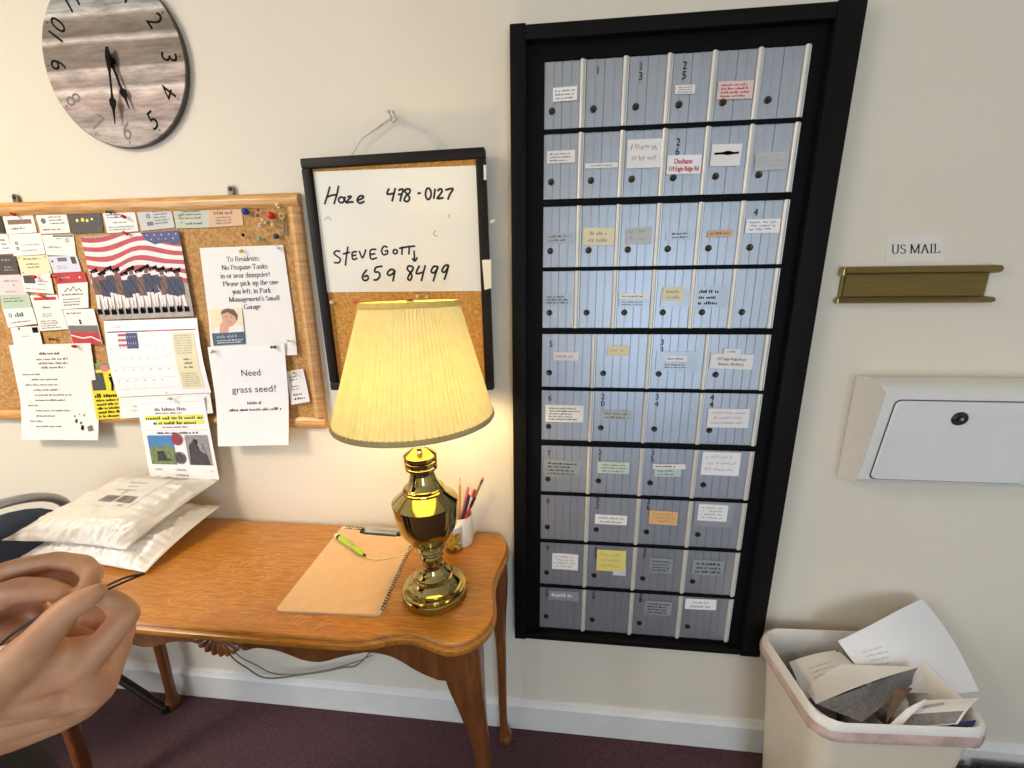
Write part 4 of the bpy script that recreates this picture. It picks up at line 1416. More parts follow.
# print on each door: (row, column): number, number position, list of stickers (pixel box, material, kind of print, ink)
DOORS = {
    (0, 0): (None, None, [((553, 87, 577, 101), 'paper_b', 'typed3', 'ink_soft')]),
    (0, 1): ('1', (598, 70), []), (0, 2): ('13', (641, 71), []),
    (0, 3): ('25', (684.6, 70), [((675, 85, 695, 94), 'paper', 'typed3', 'ink_soft')]),
    (0, 4): (None, None, [((717.5, 81, 753, 99), 'paper_pink', 'red4', 'red')]),
    (1, 0): (None, None, [((547, 150.5, 575, 163), 'paper', 'typed3', 'ink_soft')]),
    (1, 1): (None, None, [((585, 163, 618, 168), 'paper', 'typed1', 'ink_soft')]),
    (1, 2): (None, None, [((627, 139, 662, 168), 'paper', 'hand2', 'ink')]),
    (1, 3): ('26', (678, 146.5), [((667, 155, 701, 174), 'paper_b', 'handred', 'red')]),
    (1, 4): (None, None, [((711, 144, 741, 166), 'paper', 'crossed', 'ink')]),
    (1, 5): (None, None, [((755, 152, 788, 170), 'paper_grey', 'hand3', 'ink_pale')]),
    (2, 0): (None, None, [((546, 233, 573, 243), None, 'typed2', 'ink_soft')]),
    (2, 1): (None, None, [((583, 228, 614, 245), 'paper_cream', 'typed2', 'ink_pale')]),
    (2, 2): (None, None, [((626, 227, 651.5, 244), 'paper_grey', 'hand2', 'ink_soft')]),
    (2, 3): (None, None, [((666, 231, 693, 239.5), None, 'typed2', 'ink')]),
    (2, 4): (None, None, [((707.5, 230, 732.5, 237), 'paper_kraft', 'typed1', 'ink_brown')]),
    (2, 5): ('4', (756, 212), [((745.6, 219, 780, 233), 'paper_b', 'hand3', 'ink')]),
    (3, 0): (None, None, [((544, 294, 571, 305), None, 'typed3', 'ink')]),
    (3, 2): (None, None, [((619, 293.5, 649, 299.5), 'paper_b', 'typed1', 'ink_soft'), ((619, 299.8, 648, 306.5), None, 'typed2', 'ink')]),
    (3, 3): (None, None, [((661, 291, 690, 307), 'clear_tape', None, None), ((662.7, 287, 684, 301), 'paper_cream', 'typed2', 'ink_pale')]),
    (3, 4): (None, None, [((695.5, 286, 727, 307.6), 'clear_tape', 'typed3', 'ink')]),
    (4, 0): ('5', (551, 344), [((553.4, 352, 579, 360.5), 'paper', 'typed1', 'ink_pale')]),
    (4, 1): (None, None, [((608, 346, 629, 356), 'paper_cream', 'hand1', 'ink_brown')]),
    (4, 2): ('33', (662, 346), [((656, 351.5, 697, 371), 'clear_tape', None, None), ((665.6, 356, 687, 361.6), 'paper_b', 'typed1', 'ink_soft'), ((662, 362.5, 689, 369), None, 'typed2', 'ink')]),
    (4, 3): (None, None, [((710, 354, 753, 369), 'paper', 'address', 'ink'), ((723.5, 348.5, 741, 355), 'paper', 'typed1', 'ink_pale')]),
    (5, 0): ('6', (550, 398), [((545.4, 405, 583.5, 422), 'paper_b', 'typed5', 'ink')]),
    (5, 1): ('20', (603, 400), [((601, 410.5, 631, 420), 'paper_grey', 'typed2', 'ink_soft')]),
    (5, 2): ('34', (657, 400.5), []),
    (5, 3): ('44', (712, 401), [((707.4, 408.6, 749, 427.6), 'paper', 'hand3', 'ink_soft')]),
    (6, 0): ('7', (549, 453), [((544, 460, 580, 476.5), 'clear_tape', 'typed4', 'ink')]),
    (6, 1): ('21', (600, 455.5), [((597.6, 462, 629.5, 473.4), 'paper_mint', 'typed3', 'ink_soft')]),
    (6, 2): ('35', (652.6, 456), [((654.6, 468, 681, 476.5), 'paper_mint', 'typed2', 'ink_soft'), ((652.6, 464, 685.4, 469), 'paper', 'typed1', 'ink')]),
    (6, 3): (None, None, [((701.5, 452, 740, 475.4), 'paper_b', 'hand3', 'ink_soft')]),
    (7, 0): ('8', (548, 501), []),
    (7, 1): ('22', (597.6, 503), [((595, 515, 627, 524.5), 'paper_b', 'typed2', 'ink_pale')]),
    (7, 2): ('36', (648.5, 504.5), [((649, 511, 677.6, 524.6), 'paper_orange', 'hand3', 'ink_brown')]),
    (7, 3): (None, None, [((694, 501, 734, 527), 'clear_tape', None, None), ((698, 504.5, 727.4, 521), 'paper_b', 'hand4', 'ink')]),
    (8, 0): ('9', (547.5, 548), [((552, 553.6, 578, 569.5), 'torn', 'hand4', 'ink')]),
    (8, 1): ('23', (595.6, 553), [((613, 566, 626, 575.5), 'paper_blue', None, None), ((596.6, 550, 625.7, 571), 'paper_note', 'hand3', 'ink_brown')]),
    (8, 2): ('37', (644.4, 554), [((649.5, 558, 672.4, 573), 'clear_tape', 'typed4', 'ink')]),
    (8, 3): (None, None, [((692, 560, 724, 575), 'clear_tape', 'typed3', 'ink')]),
    (9, 0): ('10', (547, 592), [((548.6, 591, 579, 600.5), 'clear_tape', 'typed1', 'paper_b')]),
    (9, 1): ('24', (593.5, 594.5), []),
    (9, 2): ('38', (641, 597), [((644.4, 601, 671.5, 615), 'clear_tape', 'typed4', 'ink')]),
    (9, 3): (None, None, [((685, 599, 716.4, 609.5), 'paper_b', 'typed2', 'ink_pale')]),
}
MT['paper_pink'] = mat('pink_tape_label', (230, 206, 200), 0.6, var=0.04)
MT['paper_mint'] = mat('mint_label', (196, 218, 208), 0.6, var=0.03)
MT['paper_orange'] = mat('orange_label', (238, 186, 128), 0.6, var=0.03)
MT['paper_note'] = mat('yellow_sticky_note', (236, 222, 128), 0.6, var=0.03)
DLAB = {(0, 4): 'letter box door with a pink label lettered in red', (1, 3): 'letter box door numbered 26 with red handwriting', (1, 4): 'letter box door with a crossed out name label',
        (6, 1): 'letter box door numbered 21 with a mint label', (7, 2): 'letter box door numbered 36 with an orange label', (8, 1): 'letter box door numbered 23 with a yellow note', (8, 0): 'letter box door numbered 9 with a torn label'}


def sticker(spec, k, yb, parent, seed):
    (x0, y0, x1, y1), mname, kind, ink = spec
    cy, cx = (y0 + y1) / 2, (x0 + x1) / 2
    a, b = PY(x0, cy, yb), PY(x1, cy, yb)
    t, u = PY(cx, y0, yb), PY(cx, y1, yb)
    w, h = b.x - a.x, t.z - u.z
    c = Vector(((a.x + b.x) / 2, yb - .0004 - .0005 * k, (t.z + u.z) / 2))
    rnd = random.Random(seed)
    an = rnd.uniform(-.03, .03)
    ux = Vector((math.cos(an), 0, math.sin(an)))
    uz = Vector((-math.sin(an), 0, math.cos(an)))
    q = [c - ux * w / 2 + uz * h / 2, c + ux * w / 2 + uz * h / 2, c + ux * w / 2 - uz * h / 2, c - ux * w / 2 - uz * h / 2]
    torn = mname == 'torn'
    if torn:
        mname = 'paper_b'
    if mname is None:
        mname = 'clear_tape'
    s = Sheet(q, [mname, ink or 'ink', 'ink'], thick=.0003, nx=3, ny=3, bend=(lambda u, v: .004 * max(0, u - .7) + .003 * max(0, .3 - u)) if torn else None)
    if kind is None:
        pass
    elif kind == 'address':
        s.text('107 Eagle Ridge Road', .5, .42, .0062, 2, 'c', .85)
        s.text('Brewer, ME 04412', .5, .76, .0062, 2, 'c', .85)
    elif kind == 'crossed':
        s.stroke([(.1, .44), (.35, .42), (.6, .36), (.8, .42), (.55, .46), (.3, .42), (.5, .36), (.75, .42), (.92, .4)], .0042, 2)
    elif kind == 'handred':
        for o_ in (0, .008):
            s.text('Deshane', .47 + o_, .46, .0105, 1, 'c', .72)
            s.text('119 Eagle Ridge Rd', .5 + o_, .84, .0095, 1, 'c', .60)
    elif kind.startswith('hand'):
        n = int(kind[4:])
        for i in range(n):
            s.scrawl(.1 + .05 * (i % 2), .14 + .78 * i / n, rnd.uniform(.75, .93), .14 + .78 * (i + .62) / n, 1, seed + i, .0011)
    elif kind.startswith('red'):
        s.lines(.1, .1, .95, .92, 4, 1, seed, .62, short=.25)
    else:
        n = int(kind[-1])
        s.lines(.1, .12, .94, .92, n, 1, seed, (.55 if n > 1 else .42), 'c' if seed % 2 else 'l', short=.3)
    return s.build('name_label', parent)


for r in range(NR):
    key = 'narrow' if r < 4 else 'wide'
    n = 6 if r < 4 else 4
    w, (dm, rm, lm) = masters[key]
    zt = GZ1 - r * RP - (.0075 if r in (2, 4, 6) else .0045 if r else .012)
    zb_ = GZ1 - (r + 1) * RP + (.0075 if r + 1 in (2, 4, 6) else .0045 if r + 1 < NR else 0)
    h = zt - zb_
    for c in range(n):
        # each door is a copy of the first of its kind with its own height
        d = dm.copy()
        d.data = dm.data.copy()
        for v in d.data.vertices:
            v.co.z *= h
        COL.objects.link(d)
        d.parent = unit
        d.location = Vector((GX0 + c * w, 0, zb_)) - origin_of(unit)
        rd = rm.copy()
        rd.data = rm.data.copy()
        for v in rd.data.vertices:
            v.co.z *= h
        COL.objects.link(rd)
        rd.parent = d
        lk = lm.copy()
        COL.objects.link(lk)
        lk.parent = d
        lk.location = (0, 0, -.275 + h * .275)
        dd = DOORS.get((r, c))
        if (r, c) in DLAB:
            d['label'] = DLAB[(r, c)]
        if not dd:
            continue
        num, npos, stk = dd
        if num:
            nb = MB('ink')
            p = PY(npos[0], npos[1], -.0107)
            hh = .0145
            for i, ch in enumerate(num):
                g, f, gw = sans(ch)
                cz = p.z + hh * .62 * (len(num) - 1) - i * hh * 1.24
                vs = []
                for x, y in g:
                    vs.append((p.x + (x - gw / 2) * hh * .95, -.0107, cz + (y - .5) * hh))
                nb.add(vs, f, 0)
            nb.build('number', d, smooth=0)
        for k, sp in enumerate(stk):
            sticker(sp, k, -.0107, d, r * 10 + c)
for key in masters:
    for o in masters[key][1]:
        bpy.data.objects.remove(o)

# ------------------------------------------------------------------ US MAIL label, brass slot, white drop box
MT['sign_paper'] = mat('sign_paper', (230, 222, 208), 0.7, var=0.01)
s = Sheet(quad([(887, 234), (944, 233), (943, 262), (886, 263)], -.0008), ['sign_paper', 'ink'], nx=3, ny=3)
s.serif('US MAIL', .52, .68, .0190, 1, 'c', 1.13, .115)
tag(s.build('mail_sign'), 'white paper label reading US MAIL above the brass slot', 'sign')

sx0, sx1, sz0, sz1 = .636, .950, 1.332, 1.412
sl = thing('mail_slot', ((sx0 + sx1) / 2, -.001, sz0), 'brass letter slot with a ribbed flap below the small paper label', 'mail slot')
mb = MB('brass_dull')
mb.prism([(sx0 + .006, -.001, sz0 + .006), (sx1 - .012, -.001, sz0 + .006), (sx1 - .012, -.001, sz1 - .006), (sx0 + .006, -.001, sz1 - .006)], (0, -.004, 0))
mb.build('back_plate', sl)
mb = MB('brass_dull')
pr = [(-.005, sz0 + .014)]
nrib = 14
for k in range(nrib):
    z = sz0 + .014 + (sz1 - sz0 - .03) * k / nrib
    dz = (sz1 - sz0 - .03) / nrib
    pr += [(-.009, z + dz * .15), (-.0098, z + dz * .5), (-.009, z + dz * .85)]
pr += [(-.005, sz1 - .016)]
mb.prism([(sx0 + .012, y, z) for y, z in pr], (sx1 - sx0 - .032, 0, 0))
mb.build('ribbed_flap', sl)
for z0, z1 in ((sz1 - .017, sz1), (sz0, sz0 + .014)):
    mb = MB('brass_dull')
    pr = [(-.001, z0), (-.012, z0), (-.019, z0 + .003), (-.021, (z0 + z1) / 2), (-.016, z1 - .002), (-.001, z1)]
    mb.prism([(sx0 + .004, y, z) for y, z in pr], (sx1 - sx0 - .006, 0, 0))
    mb.build('rail', sl)
mb = MB('brass')
mb.box((sx0, -.017, sz1 - .02), (sx0 + .005, -.001, sz1 - .001), bevel=.001)
mb.box((sx0, -.014, sz0), (sx0 + .005, -.001, sz0 + .012), bevel=.001)
mb.build('end_clip', sl)

# white wall box
bx0 = .714
ft = PX(886, 394, bx0)
fb = PX(856, 483, bx0)
bt = PX(857, 376, bx0)
bbm = PX(835, 477, bx0)
lkp = PY(965, 420, ft.y - .01)
bx1 = bx0 + 2 * (lkp.x - bx0) + .05
box = thing('drop_box', ((bx0 + bx1) / 2, -.001, bbm.z), 'white metal drop box with a round lock on the wall below the slot', 'drop box')


def side_prof():
    p = [Vector((0, -.001, bbm.z)), Vector((0, -.001, bt.z))]
    top = Vector((0, ft.y, ft.z))
    for t in (.25, .5, .75, .92):
        q = Vector((0, bt.y, bt.z)).lerp(top, t)
        p.append(q + Vector((0, -.010 * math.sin(PI * t), .012 * math.sin(PI * t))))
    p += [top, Vector((0, fb.y + (ft.y - fb.y) * .06, fb.z + .012)), Vector((0, fb.y + .008, fb.z - .0)), Vector((0, fb.y + .025, fb.z - .003))]
    return p


PRF = side_prof()
mb = MB('box_white')
mb.prism([(bx0, p.y, p.z) for p in PRF], (bx1 - bx0, 0, 0))
mb.build('body', box, smooth=25)
# front door plate with rounded corners
fa = Vector((0, ft.y, ft.z))
fbm = Vector((0, fb.y + (ft.y - fb.y) * .06, fb.z + .012))
e = (fa - fbm)
hh = e.length
e.normalize()
nn = Vector((0, -e.z, e.y))
if nn.y > 0:
    nn = -nn


def plate(x0, x1, h0, h1, rad, off, thick, mname, name, parent, bev=.002):
    pts = []
    for cx, cy, a0 in ((x1 - rad, h1 - rad, 0), (x0 + rad, h1 - rad, 90), (x0 + rad, h0 + rad, 180), (x1 - rad, h0 + rad, 270)):
        for k in range(7):
            a = math.radians(a0 + 15 * k)
            pts.append((cx + rad * math.cos(a), cy + rad * math.sin(a)))
    r0 = [Vector((x, 0, 0)) + fbm + e * h + nn * off for x, h in pts]
    cxm, chm = (x0 + x1) / 2, (h0 + h1) / 2
    r1 = [p + nn * (thick - bev) for p in r0]
    r2 = [p + nn * thick + (Vector((cxm, 0, 0)) + fbm + e * chm + nn * off - p).normalized() * bev for p in r0]
    mb = MB(mname)
    mb.loft([r0, r1, r2])
    return mb.build(name, parent, smooth=40)


g = plate(bx0 + .022, bx1 - .022, .001, hh - .012, .013, .0004, .0006, 'gap', 'door_seam', box, .0001)
dr = plate(bx0 + .0245, bx1 - .0245, .003, hh - .0145, .012, .0008, .004, 'box_white', 'door', box, .003)
lc = fbm + e * (hh - .052) + nn * .004
mb = MB('black_plastic', 'steel', 'keyhole')
c = Vector((lkp.x, lc.y, lc.z))
mb.lathe([(.0155, 0), (.0155, .003), (.013, .006), (.0095, .006), (.0095, .0045), (0, .0045)], c, 28, 0, nn)
mb.lathe([(.0075, .004), (.0075, .0068), (0, .007)], c, 20, 0, nn)
mb.lathe([(.0028, .0066), (.0028, .0074), (0, .0075)], c + e * .001, 12, 1, nn)
mb.build('lock', dr)

# ------------------------------------------------------------------ desk
DT = .700
DCX = -.700
half = [(-.138, -.006), (-.120, -.030), (-.1085, -.070), (-.112, -.115), (-.121, -.165), (-.124, -.215), (-.114, -.270), (-.112, -.305), (-.124, -.340), (-.155, -.372), (-.196, -.383), (-.245, -.370), (-.280, -.364), (-.315, -.370), (-.362, -.385), (-.430, -.390), (-.56, -.391)]
right = spline([(x, y, 0) for x, y in half], 6)
out = right + [Vector((2 * DCX - p.x, p.y, 0)) for p in right[::-1]]
desk = thing('desk', (DCX, -.2, 0), 'worn orange oak console desk with scalloped top and curved legs against the wall', 'desk')
cen = Vector((DCX, -.19, 0))
prof = [(0, -.028), (.004, -.0275), (.008, -.024), (.0095, -.018), (.0085, -.012), (.004, -.009), (.003, -.0075), (.0035, -.004), (.001, -.0006), (-.002, 0)]


def outline(off, z, flat=False):
    n = len(out)
    res = []
    for i, p in enumerate(out):
        a, b = out[max(0, i - 1)], out[min(n - 1, i + 1)]
        t = (b - a).normalized()
        nrm = Vector((-t.y, t.x, 0))
        if nrm.dot(p - cen) < 0:
            nrm = -nrm
        q = p + nrm * off
        q.y = min(q.y, -.010)
        res.append(Vector((q.x, q.y, DT + z)))
    return res


mb = MB('desk', 'scratch')
mb.loft([outline(o - .008, z) for o, z in prof])
# scratches worn through the varnish
rnd = random.Random(11)
for k in range(230):
    zone = rnd.random()
    if zone < .45:
        p = PZ(rnd.gauss(235, 30), rnd.gauss(566, 12), DT)
    elif zone < .7:
        p = PZ(rnd.gauss(225, 36), rnd.gauss(590, 14), DT)
    else:
        p = PZ(rnd.uniform(130, 330), rnd.gauss(618, 5), DT)
    if p.y < -.372 or p.y > -.03 or p.x < -1.25 or (p.x > -.6 and p.y > -.34):
        continue
    a = rnd.gauss(.5, .35)
    L = rnd.uniform(.005, .03)
    d = Vector((math.cos(a), math.sin(a), 0))
    t = Vector((-d.y, d.x, 0))
    w = rnd.uniform(.0004, .0010)
    bend = rnd.uniform(-.004, .004)
    pts = [p + d * L * k_ + t * bend * math.sin(PI * (k_ + .5)) for k_ in (-.5, -.25, 0, .25, .5)]
    v, f = ribbon([(q.x, q.y) for q in pts], w * 2.0)
    mb.add([(x, y, DT + .0002) for x, y in v], f, 1)
top = mb.build('desk_top', desk, smooth=40)

ZU = DT - .028
YA = -.352
# front apron with scalloped lower edge, half profile from the centre to the right leg (distance from centre, drop)
apr = [(0, .010), (.075, .010), (.092, .006), (.13, .010), (.19, .030), (.235, .040), (.28, .030), (.33, .012), (.38, .010), (.43, .030), (.47, .062), (.50, .085), (.535, .085)]
ap = [PY(a, b, YA) for a, b in ((243, 650), (257, 648), (278, 651), (303, 660), (321, 662), (341, 657), (359, 653.5), (369, 652.5), (392, 657), (417, 671), (435, 679), (441, 680.5))]
ap = [Vector((DCX, YA, ZU - .022)), Vector((DCX + .03, YA, ZU - .022))] + [p for p in ap if p.x > DCX + .04] + [Vector((DCX + .54, YA, ap[-1].z))]
low = spline(ap, 6)
lowl = [Vector((2 * DCX - p.x, p.y, p.z)) for p in low]
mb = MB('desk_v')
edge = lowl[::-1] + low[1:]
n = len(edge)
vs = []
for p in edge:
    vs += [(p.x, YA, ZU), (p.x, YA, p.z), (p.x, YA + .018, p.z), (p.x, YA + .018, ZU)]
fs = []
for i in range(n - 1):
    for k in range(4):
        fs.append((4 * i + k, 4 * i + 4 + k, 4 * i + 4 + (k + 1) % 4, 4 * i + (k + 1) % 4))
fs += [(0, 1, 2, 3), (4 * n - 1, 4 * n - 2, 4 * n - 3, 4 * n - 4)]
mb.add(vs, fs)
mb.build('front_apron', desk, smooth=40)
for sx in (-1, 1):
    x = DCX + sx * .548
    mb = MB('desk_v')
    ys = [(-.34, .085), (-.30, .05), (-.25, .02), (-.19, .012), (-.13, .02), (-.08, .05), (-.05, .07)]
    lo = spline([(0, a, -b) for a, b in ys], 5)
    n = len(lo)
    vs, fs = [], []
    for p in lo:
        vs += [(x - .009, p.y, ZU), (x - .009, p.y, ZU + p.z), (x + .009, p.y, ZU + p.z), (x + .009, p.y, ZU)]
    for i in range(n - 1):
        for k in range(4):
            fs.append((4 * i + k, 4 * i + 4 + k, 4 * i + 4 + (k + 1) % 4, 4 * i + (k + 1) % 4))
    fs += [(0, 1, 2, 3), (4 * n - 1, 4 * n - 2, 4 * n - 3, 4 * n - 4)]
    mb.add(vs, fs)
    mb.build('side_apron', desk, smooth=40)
MB('desk_v').box((DCX - .53, -.03, ZU - .05), (DCX + .53, -.014, ZU), bevel=.002).build('rear_apron', desk)
# carved fan shell in the middle of the apron
mb = MB('desk_v')
sc = Vector((DCX + .010, YA - .008, ZU + .004))
NF = 11
nr, na = 9, NF * 8
vs, fs = [], []
for i in range(nr + 1):
    t = i / nr
    for j in range(na + 1):
        a = PI + PI * j / na
        rip = abs(math.sin(PI * NF * j / na))
        rr = .058 * (.08 + .92 * t) * (1 + .05 * t * (rip - .6))
        dep = .004 + .012 * math.sin(PI * (.15 + .6 * t)) + .0045 * t * (rip - .4)
        vs.append(sc + Vector((rr * 1.02 * math.cos(a), -dep, rr * math.sin(a))))
for i in range(nr):
    for j in range(na):
        q = i * (na + 1) + j
        fs.append((q, q + 1, q + na + 2, q + na + 1))
o_ = nr * (na + 1)
for j in range(na + 1):
    p = vs[o_ + j]
    vs.append(Vector((p.x, YA + .004, p.z)))
for j in range(na):
    fs.append((o_ + j, o_ + j + 1, o_ + na + 2 + j, o_ + na + 1 + j))
mb.add(vs, fs)
mb.build('carved_shell', desk, smooth=60)


def leg(cx, cy, ox, oy, k0=1.0):
    """cabriole leg: square block at the top, swelling knee, slim ankle, pad foot turned outwards (ox, oy)"""
    stations = [(ZU, -.006, .030, .028), (.62, -.010, .037, .033), (.58, -.011, .0405, .036), (.54, -.006, .0375, .035), (.49, .004, .030, .030), (.43, .016, .0225, .0225), (.38, .025, .0185, .0185), (.30, .030, .0165, .0165),
                (.20, .032, .0155, .0155), (.12, .034, .0145, .0145), (.06, .040, .0145, .0145), (.032, .048, .019, .019), (.018, .054, .025, .025), (.006, .055, .025, .025), (.001, .054, .022, .022)]
    if k0 < 1:
        stations = [(z, o * .35, rx * k0, ry * k0) for z, o, rx, ry in stations]
    zs = [s_[0] for s_ in stations]
    rings = []
    for z, o, rx, ry in stations:
        k = max(0.0, min(1.0, (z - .5) / .15))
        ring = []
        for i in range(20):
            a = 2 * PI * i / 20
            sq = 1 / max(abs(math.cos(a)), abs(math.sin(a)))
            r = 1 + (min(sq, 1.3) - 1) * (.25 + .75 * k)
            ring.append(Vector((cx + ox * o + rx * r * math.cos(a), cy + oy * o + ry * r * math.sin(a), z)))
        rings.append(ring)
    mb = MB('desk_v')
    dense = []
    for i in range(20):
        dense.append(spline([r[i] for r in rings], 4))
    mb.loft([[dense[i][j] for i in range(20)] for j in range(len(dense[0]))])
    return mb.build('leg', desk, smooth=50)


leg(DCX + .533, -.322, .95, -.45)
leg(DCX + .555, -.050, .9, .15, .84)
leg(DCX - .512, -.300, -.6, -.45)
leg(DCX - .550, -.052, -.9, .15, .9)

# ------------------------------------------------------------------ table lamp
LX, LY = -.2565, -.245
lamp = thing('table_lamp', (LX, LY, DT), 'polished brass urn table lamp with a lit pleated cream shade', 'lamp')


def lean(mb):
    """the whole lamp leans a little to the left"""
    mb.v = [(p[0] - (p[2] - DT) * .045, p[1], p[2]) for p in mb.v]


P_ = [(0, 0), (.0745, 0), (.0755, .001), (.0755, .0165), (.0735, .0185), (.0715, .0185), (.0715, .022), (.0665, .0235), (.0665, .0275), (.0605, .029), (.0605, .033), (.0575, .0345), (.050, .039), (.0455, .0445), (.0455, .0475), (.041, .049), (.0405, .053), (.034, .058), (.029, .0655), (.0265, .075), (.0265, .0775), (.0235, .079), (.0235, .094), (.027, .0955), (.0275, .0995), (.0245, .103), (.0245, .107)]
mb = MB('brass')
P_ = [(r * .955, h) for r, h in P_]
mb.lathe(P_, (LX, LY, DT + .0005), 56)
lean(mb)
mb.build('pedestal', lamp, smooth=24)
mb = MB('brass')
body = [(.0245, .107), (.0225, .110), (.0225, .1125), (.0305, .115), (.0315, .1185), (.0285, .1215), (.0285, .1235)]
body += [(p.x, p.z) for p in spline([(.031, 0, .1245), (.040, 0, .1335), (.050, 0, .146), (.064, 0, .168), (.070, 0, .189), (.0725, 0, .210), (.073, 0, .226)], 5)]
body += [(.075, .2275), (.075, .2325), (.0725, .2345), (.0445, .2545), (.0445, .2585), (.0415, .260), (.0415, .2635), (.039, .2645)]
body = [(r * (.93 if .125 < h < .25 else 1), h) for r, h in body]
mb.lathe(body, (LX, LY, DT), 56)
lean(mb)
mb.build('urn', lamp, smooth=20)
mb = MB('brass')
neck = [(.039, .2645)] + [(p.x, p.z) for p in spline([(.037, 0, .2665), (.0305, 0, .277), (.0262, 0, .292), (.0262, 0, .302)], 5)]
neck += [(.0305, .304), (.0335, .3065), (.0335, .311), (.0305, .3135), (.0305, .3155), (.0340, .318), (.0340, .3235), (.0305, .326), (.0305, .328), (.0345, .330), (.0345, .3355), (.032, .338), (.0105, .3525), (.0095, .356), (0, .356)]
mb.lathe(neck, (LX, LY, DT), 56)
lean(mb)
mb.build('neck', lamp, smooth=28)
mb = MB('white_plastic', 'brass_dull')
mb.lathe([(.0085, .354), (.0085, .362), (.0065, .363), (.0065, .375), (.0, .375)], (LX, LY, DT), 24, 1)
mb.lathe([(.0115, .352), (.0115, .357), (.009, .358)], (LX, LY, DT), 24, 0, closed=True)
mb.lathe([(.006, .372), (.0165, .378), (.019, .384), (.019, .420), (.016, .424), (0, .424)], (LX, LY, DT), 24, 1)
lean(mb)
mb.build('bulb_socket', lamp)
SB, ST = 1.121, 1.347
SHO = Vector((LX - .015, LY, 0))


def tip(mb):
    """the shade sits a little askew on its harp"""
    a_ = math.radians(1.2)
    out_ = []
    for p in mb.v:
        dx, dz = p[0] - LX, p[2] - ST
        out_.append((SHO.x + dx * math.cos(a_) - dz * -math.sin(a_), p[1], ST + dz * math.cos(a_) + dx * math.sin(a_)))
    mb.v = out_


RB, RTp = .158, .0915
mb = MB('shade', 'shade_fold')
NP, SEG = 96, 96 * 6
vs, fs = [], []
NH = 8
for j in range(NH + 1):
    t = j / NH
    for k in range(SEG):
        a = 2 * PI * k / SEG
        r = RB + (RTp - RB) * t
        wob = .35 * math.sin(a * 7 + 1.3) + .3 * math.sin(a * 17)
        r += (.0036 - .0014 * t) * (abs(math.sin((a + .004 * wob) * NP / 2)) - .5)
        vs.append((LX + r * math.cos(a), LY + r * math.sin(a), SB + (ST - SB) * t))
for j in range(NH):
    for k in range(SEG):
        k2 = (k + 1) % SEG
        fs.append((j * SEG + k, j * SEG + k2, (j + 1) * SEG + k2, (j + 1) * SEG + k))
mb.add(vs, fs)
rnd = random.Random(21)
deep = [rnd.random() < .55 for k in range(NP)]
for i, f in enumerate(fs):
    k = i % SEG
    if k % 6 == 5 and deep[k // 6] or k % 6 == 0 and rnd.random() < .03:
        mb.m[i] = 1
tip(mb)
sh = mb.build('lamp_shade', lamp, smooth=60)
MT['shade_trim'] = mat('shade_trim_cloth', (252, 212, 112), 0.8, var=0.08, scale=120, stretch=(1, 1, .3))
MT['shade_rim'] = mat('shade_rim_braid', (186, 166, 116), 0.8, var=0.1)
mb = MB('shade_rim')
mb.lathe([(RB + .002, SB - .006), (RB + .0035, SB - .003), (RB + .002, SB + .004), (RB - .003, SB + .004), (RB - .004, SB - .006), (RB + .002, SB - .006)], (LX, LY, 0), 96, closed=True)
tip(mb)
mb.build('bottom_trim', lamp)
mb = MB('shade_trim')
mb.lathe([(RTp + .0045, ST - .009), (RTp + .0052, ST - .006), (RTp + .0025, ST + .002), (RTp - .002, ST + .002), (RTp - .001, ST - .006), (RTp + .0045, ST - .009)], (LX, LY, 0), 96, closed=True)
tip(mb)
mb.build('top_trim', lamp)
mb = MB('brass_dull')
for k in range(3):
    a = k * 2 * PI / 3 + .5
    mb.tube([(LX, LY, ST - .006), (LX + (RTp - .001) * math.cos(a), LY + (RTp - .001) * math.sin(a), ST - .002)], .0014, 6)
mb.lathe([(.012, ST - .008), (.012, ST - .005), (.006, ST - .004), (.0075, ST + .002), (.004, ST + .006), (0, ST + .007)], (LX, LY, 0), 18)
tip(mb)
mb.build('finial', lamp)
mb = MB('brass_dull')
hp = [(0.018, .39), (.04, .44), (.052, .50), (.045, .57), (.02, .625), (0, .634)]
for sgn in (-1, 1):
    mb.tube(spline([(LX + sgn * a, LY, DT + b * 1.012) for a, b in hp], 5), .0016, 6)
lean(mb)
mb.build('harp', lamp)
m_, nt_, b_ = base_mat('lit_bulb')
b_.inputs['Base Color'].default_value = (1, .95, .85, 1)
b_.inputs['Emission Color'].default_value = (1, .76, .38, 1)
b_.inputs['Emission Strength'].default_value = BULB_POWER
MT['bulb'] = m_
mb = MB('bulb')
mb.lathe([(.013, .424), (.014, .44), (.026, .468), (.030, .490), (.026, .512), (.014, .524), (0, .527)], (LX, LY, DT), 24)
lean(mb)
bulb = mb.build('bulb', lamp)
# the cord drops behind the desk and hangs in a loop below it
mb = MB('cord')
lp = [Vector((LX - .01, LY + .06, DT + .006)), Vector((LX - .03, -.10, DT + .0045)), Vector((LX - .06, -.03, DT + .0045)), Vector((LX - .07, -.006, DT + .003)), Vector((LX - .075, -.0045, .66)), Vector((LX - .09, -.007, .58))]
lp += [PY(a, b, -.022) for a, b in ((367, 656), (340, 668), (300, 675), (266, 678), (247, 668), (232, 657))] + [PY(222, 640, -.04)]
mb.tube(spline(lp, 6), .0026, 6)
lp2 = [PY(a, b, -.026) for a, b in ((372, 655), (350, 664), (310, 673), (276, 674), (256, 665), (238, 655), (228, 640))]
mb.tube(spline(lp2, 6), .0018, 6)
mb.build('cord', lamp)

# ------------------------------------------------------------------ clipboard, pen, cup, jar
c0, c1, c2, c3 = [Vector(p) for p in ((-.600, -.016, DT), (-.372, -.026, DT), (-.353, -.325, DT), (-.583, -.334, DT))]
clip = thing('clipboard', (c0 + c1 + c2 + c3) / 4, 'brown hardboard clipboard with spotted edge lying on the desk', 'clipboard')


